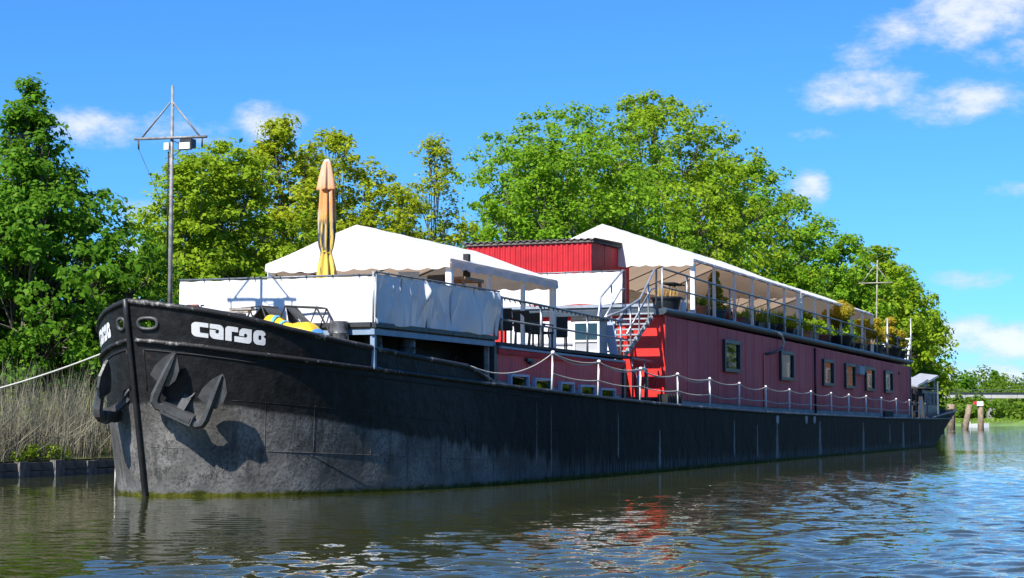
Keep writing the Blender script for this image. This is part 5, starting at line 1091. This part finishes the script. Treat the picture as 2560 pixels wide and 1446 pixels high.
# clipped hedge
rng = np.random.default_rng(5); o = thing('hedge', 'clipped yellow-green hedge behind the reeds at the left edge', 'hedge', SW(17.5, -16.6, bank_z(17.5, -16.6)), -TH)
n = 9000; P = np.stack([rng.uniform(-.7, .7, n), rng.uniform(-7, 4.5, n), 2.35*rng.uniform(0, 1, n)**.6], 1); P[:, 0] = np.where(rng.uniform(0, 1, n) < .5, .65*np.sign(P[:, 0])+rng.normal(0, .06, n), P[:, 0])
raw_mesh('foliage', leaf_quads(P, .15, np.stack([np.sign(P[:, 0])*.6, 0*P[:, 0], .5+0*P[:, 0]], 1), rng), 4, MAT['leaf_hedge'], o)
m = MB(); 
for k in range(24): m.tube([(random.uniform(-.2, .2), -6.8+k*.48, -.1), (random.uniform(-.3, .3), -6.8+k*.48+random.uniform(-.2, .2), 1.9)], [.03, .01], 5)
m.build('stems', MAT['bark'], o)
# dry reeds and bent stalks on the bank
rng = np.random.default_rng(9); Vs = []
for k in range(330):
    u = rng.uniform(2, 27); v = rng.uniform(-12.6, -10.0); Vs.append(blades((v, u, bank_z(u, v)-.05), 26, rng.uniform(1.3, 2.3)*(1.1 if v < -11.2 else .85), .38, .30, .020, rng))
for k in range(90):
    u = rng.uniform(2, 26); v = rng.uniform(-10.7, -9.95); Vs.append(blades((v, u, bank_z(u, v)-.05), 22, rng.uniform(.7, 1.3), .4, .9, .016, rng))
tag(raw_mesh('reeds', np.concatenate(Vs), 4, MAT['reed'], loc=(OX, OY, 0), rz=-TH), 'dry tan reeds standing along the bank', 'reeds', kind='stuff')
Vs = []
for k in range(70): u = rng.uniform(2, 27); v = rng.uniform(-10.8, -9.9); Vs.append(leaf_ball((v, u, bank_z(u, v)+rng.uniform(-.12, .35)), (.25, .4, .22), 60, .09, rng))
for k in range(60): u = rng.uniform(2, 27); v = rng.uniform(-13, -11.2); Vs.append(leaf_ball((v, u, bank_z(u, v)+rng.uniform(.3, 1.5)), (.3, .4, .35), 50, .09, rng))
tag(raw_mesh('bank_weeds', np.concatenate(Vs), 4, MAT['leaf_mid'], loc=(OX, OY, 0), rz=-TH), 'low green weeds creeping over the quay edge', 'weeds', kind='stuff')
m = MB()
for k in range(34):
    u = rng.uniform(5, 14); v = rng.uniform(-10.6, -9.9); d = rng.uniform(.8, 2.2); p = Vector((v, u, bank_z(u, v)+rng.uniform(.1, .5))); e = p+Vector((rng.uniform(.1, .7), d*rng.uniform(.5, 1), rng.uniform(.2, 1.1))); q = p.lerp(e, .5)+Vector((.1, 0, rng.uniform(-.1, .22)))
    m.tube([p, q, e], [.014, .011, .005], 4)
tag(m.build('stalks', MAT['reed'], loc=(OX, OY, 0), rz=-TH), 'pale bent stalks arching over the water edge', 'stalks', kind='stuff')

# --- far shore: wood, bridge, piles, small boat
rng = np.random.default_rng(21); Vs = []
for k in range(420):
    x = 95+220*rng.uniform(0, 1); y = 560+rng.uniform(0, 120)**1.0; f = (y-560)/120.; h = rng.uniform(4, 7)+f*rng.uniform(7, 14); r = rng.uniform(3.5, 6.0)
    for q in range(5): Vs.append(leaf_ball((x+rng.normal()*r*.5, y+rng.normal()*r*.5, 1.5+h*rng.uniform(.25, .88)), (r*rng.uniform(.5, .9), r*.8, h*.26), 90, 1.25, rng, .3))
tag(raw_mesh('far_wood', np.concatenate(Vs), 4, MAT['leaf_far']), 'green wood on the far bank beyond the bridge', 'wood', kind='stuff')
Vs = [leaf_quads(np.stack([60+430*rng.uniform(0, 1, 9000), 546+14*rng.uniform(0, 1, 9000)**1.5, .5+rng.uniform(0, 1.6, 9000)], 1), .9, np.tile([0, -.5, .5], (9000, 1)), rng)]
tag(raw_mesh('far_grass', np.concatenate(Vs), 4, MAT['grass_blade']), 'tall grass along the far waterline', 'grass', kind='stuff')
for i, (px, y, h, r, lb) in enumerate(((152, 640, 19.5, 5.2, 'darker domed tree rising above the far wood'), (167, 650, 18.6, 2.6, 'slim dark tree at the right end of the far wood'), (141, 630, 15.5, 4.0, 'rounded tree above the wheelhouse on the far bank'))):
    o = thing('far_tree', lb, 'tree', (px, y, 2), 0, 'trees on the far bank'); raw_mesh('crown', np.concatenate([leaf_ball((rng.normal()*r*.4, rng.normal()*r*.4, h*rng.uniform(.35, .88)), (r*.55, r*.6, h*.14), 110, 1.1, rng, .3) for _ in range(9)]), 4, MAT['leaf_dark' if i < 2 else 'leaf_far'], o)
    m = MB(); m.tube([(0, 0, -.3), (0, 0, h*.7)], [.5, .15], 7); m.build('trunk', MAT['bark'], o, True)
MAT['bridge'] = mk('pale bridge girder', (.40,.39,.37), .8, var=.12, vs=.3)
o = thing('bridge', 'low pale girder bridge crossing in front of the far wood', 'bridge', (60, 582, .3))
for k in range(17):
    x = k*8.0; m = MB(); m.box(x+.06, x+7.94, -.6, .6, 8.1, 9.5); m.build('girder_panel', MAT['bridge'], o)
m = MB(); m.box(0, 136, -.9, 2.6, 9.504, 9.85); m.build('deck', MAT['dark_metal'], o)
for k in range(6): m = MB(); m.box(21+k*16.5, 23.2+k*16.5, -.5, 1.6, .3, 7.69); m.build('pier', MAT['concrete'], o)
m = MB(); 
for k in range(69): m.bar((k*2., -.85, 9.75), (k*2., -.85, 10.7), .08)
m.bar((0, -.85, 10.7), (136, -.85, 10.7), .08); m.build('parapet_rail', MAT['galv_dark'], o)
MAT['pile'] = mk('weathered pile', (.23,.18,.12), .9, var=.3, vs=2)
o = thing('mooring_dolphin', 'pair of wooden piles with a red and white cap in the water', 'piles', (73.6, 300, 0))
for x, lx in ((-1.6, .9), (1.0, .0)): m = MB(); m.tube([(x, 0, -1), (x+lx*.35, 0, 1.4), (x+lx, 0, 4.0)], [.52, .48, .42], 10); m.build('pile', MAT['pile'], o, True)
m = MB(); m.box(.35, 1.35, -.5, .5, 3.85, 4.55); m.build('cap', MAT['white_paint'], o); m = MB(); m.box(-.05, .34, -.45, .45, 4.1, 4.55); m.build('marker', MAT['red_front'], o)
o = thing('mooring_pile', 'single wooden pile standing behind the stern', 'pile', (61.0, 262, 0)); m = MB(); m.tube([(0, 0, -1), (.0, 0, 2.6), (.05, 0, 3.8)], [.62, .6, .55], 10); m.build('shaft', MAT['pile'], o, True); m = MB(); m.lathe([(.62, -.05), (.60, .55)], 10); m.build('wet_foot', MAT['quay'], o)
o = thing('motorboat', 'small white motorboat with people near the far bank', 'motorboat', (104.5, 425, 0), radians(4)); m = MB()
secs = []
for k in range(9):
    a = k/8; x = -2.9+6.0*a; wd = 1.0*(1-max(0, (a-.45)/.55)**2*.95); hh = .62+.3*a
    secs.append([(x, -wd, hh), (x, -wd*.8, -.1), (x, wd*.8, -.1), (x, wd, hh), (x, wd*.85, hh), (x, wd*.7, .2), (x, -wd*.7, .2), (x, -wd*.85, hh)])
m.add([p for s in secs for p in s], [(k*8+j, k*8+(j+1) % 8, (k+1)*8+(j+1) % 8, (k+1)*8+j) for k in range(8) for j in range(8)]+[tuple(range(7, -1, -1)), tuple(range(64, 72))]); m.build('hull', MAT['white_paint'], o)
m = MB(); m.hexa([(.6, -.6, .7), (1.4, -.5, .7), (.6, .6, .7), (1.4, .5, .7), (.6, -.6, 1.25), (.8, -.5, 1.25), (.6, .6, 1.25), (.8, .5, 1.25)]); m.build('windscreen', MAT['glass'], o)
m = MB(); m.box(-3.2, -2.9, -.2, .2, -.2, .9); m.build('outboard_motor', MAT['dark_metal'], o)
def person(lab, x, y, z, top, sc=1.0):
    """seated figure, one skinned body"""
    w_ = o.location; M_ = Matrix.Rotation(radians(4), 4, 'Z'); p = M_ @ Vector((x, y, z))+w_
    r = thing('person', lab, 'person', p)
    J = [(0,0,.0),(0,0,.22),(0,0,.42),(0,0,.54),(0,0,.66),(0,0,.76),(.1,-.11,.02),(.45,-.13,.05),(.46,-.13,-.36),(.58,-.13,-.38),(.1,.11,.02),(.45,.13,.05),(.46,.13,-.36),(.58,.13,-.38),(0,-.20,.42),(.06,-.26,.17),(.28,-.20,.08),(0,.20,.42),(.06,.26,.17),(.28,.20,.08)]
    E_ = [(0,1),(1,2),(2,3),(3,4),(4,5),(0,6),(6,7),(7,8),(8,9),(0,10),(10,11),(11,12),(12,13),(2,14),(14,15),(15,16),(2,17),(17,18),(18,19)]
    R_ = [.15,.14,.16,.065,.10,.085,.10,.075,.05,.045,.10,.075,.05,.045,.07,.05,.04,.07,.05,.04]
    me = bpy.data.meshes.new('body'); me.from_pydata(J, E_, []); ob = bpy.data.objects.new('body', me); col.objects.link(ob); ob.parent = r
    md = ob.modifiers.new('skin', 'SKIN'); sv = me.skin_vertices[0].data if me.skin_vertices else None
    if sv is None:
        import bmesh; bm = bmesh.new(); bm.from_mesh(me); bm.verts.layers.skin.verify(); bm.to_mesh(me); bm.free(); sv = me.skin_vertices[0].data
    for k, q in enumerate(R_): sv[k].radius = (q, q)
    sv[0].use_root = True; ob.modifiers.new('sub', 'SUBSURF').levels = 1; ob.modifiers['sub'].render_levels = 1; me.materials.append(MAT[top])
MAT['cloth_orange'] = mk('orange shirt', (.60,.16,.07), .8); MAT['cloth_pale'] = mk('pale shirt', (.55,.52,.5), .8)
person('seated person in an orange top at the stern of the small motorboat', 1.9, .1, .62, 'cloth_orange'); person('seated person in a pale top in the middle of the small motorboat', -1.2, .1, .62, 'cloth_pale')

# --- the bank opposite, outside the picture: it darkens the hull's sheen and stands in the cabin windows
g = MB(); g.grid(30, 5, lambda a, b_: (41+b_*120, -120+520*a, -.3+(1.6 if b_ > 0 else 0)+b_*1.5)); tag(g.build('opposite_bank_ground', MAT['ground'], loc=(OX, OY, 0), rz=-TH, smooth=True), kind='structure')
rng = np.random.default_rng(33); Vs = []
for k in range(330):
    u = rng.uniform(-110, 200); v = rng.uniform(43, 58); h = rng.uniform(7, 14); Vs.append(leaf_ball((v, u, .8+h*rng.uniform(.2, .8)), (3.4, 4.2, h*.30), 120, 1.25, rng, .3))
tag(raw_mesh('opposite_wood', np.concatenate(Vs), 4, MAT['leaf_far'], loc=(OX, OY, 0), rz=-TH), 'trees of the opposite bank, outside the picture', 'wood', kind='stuff')
MAT['brick'] = mk('orange brick', (.72,.24,.075), .85, var=.15, vs=.6); MAT['render_grey'] = mk('pale render', (.55,.55,.50), .9, var=.12, vs=.4)
def far_house(lab, u0, L, mt, hh):
    o = sthing('house', lab, 'building', u0, 46, 1.2, 0, 'houses on the opposite bank'); m = MB(); m.box(0, 14, 0, L, 0, hh); m.build('wall', mt, o); m = MB(); m.prism([(-.6, hh), (14.6, hh), (7, hh+5)], -.5, L+.5, lambda a, b_, d: (a, d, b_)); m.build('roof', MAT['terracotta_dark'], o)
    for k in range(int(L/7.5)):
        for z in (2., 6.2, 10.4): m = MB(); m.box(-.08, -.001, 2.5+k*7.5, 5.3+k*7.5, z, z+2.4); W_ = m.build('window', MAT['white_paint'], o); m = MB(); m.box(-.10, -.081, 2.8+k*7.5, 5.0+k*7.5, z+.25, z+2.15); m.build('pane', MAT['solar'], W_)
far_house('orange brick house mirrored in the three aft cabin windows with orange panes', 246, 60, MAT['brick'], 15)
far_house('pale grey house mirrored in the first two cabin windows', 188, 55, MAT['render_grey'], 14)
far_house('pale grey house mirrored in the aftmost cabin window', 309, 38, MAT['render_grey'], 13)
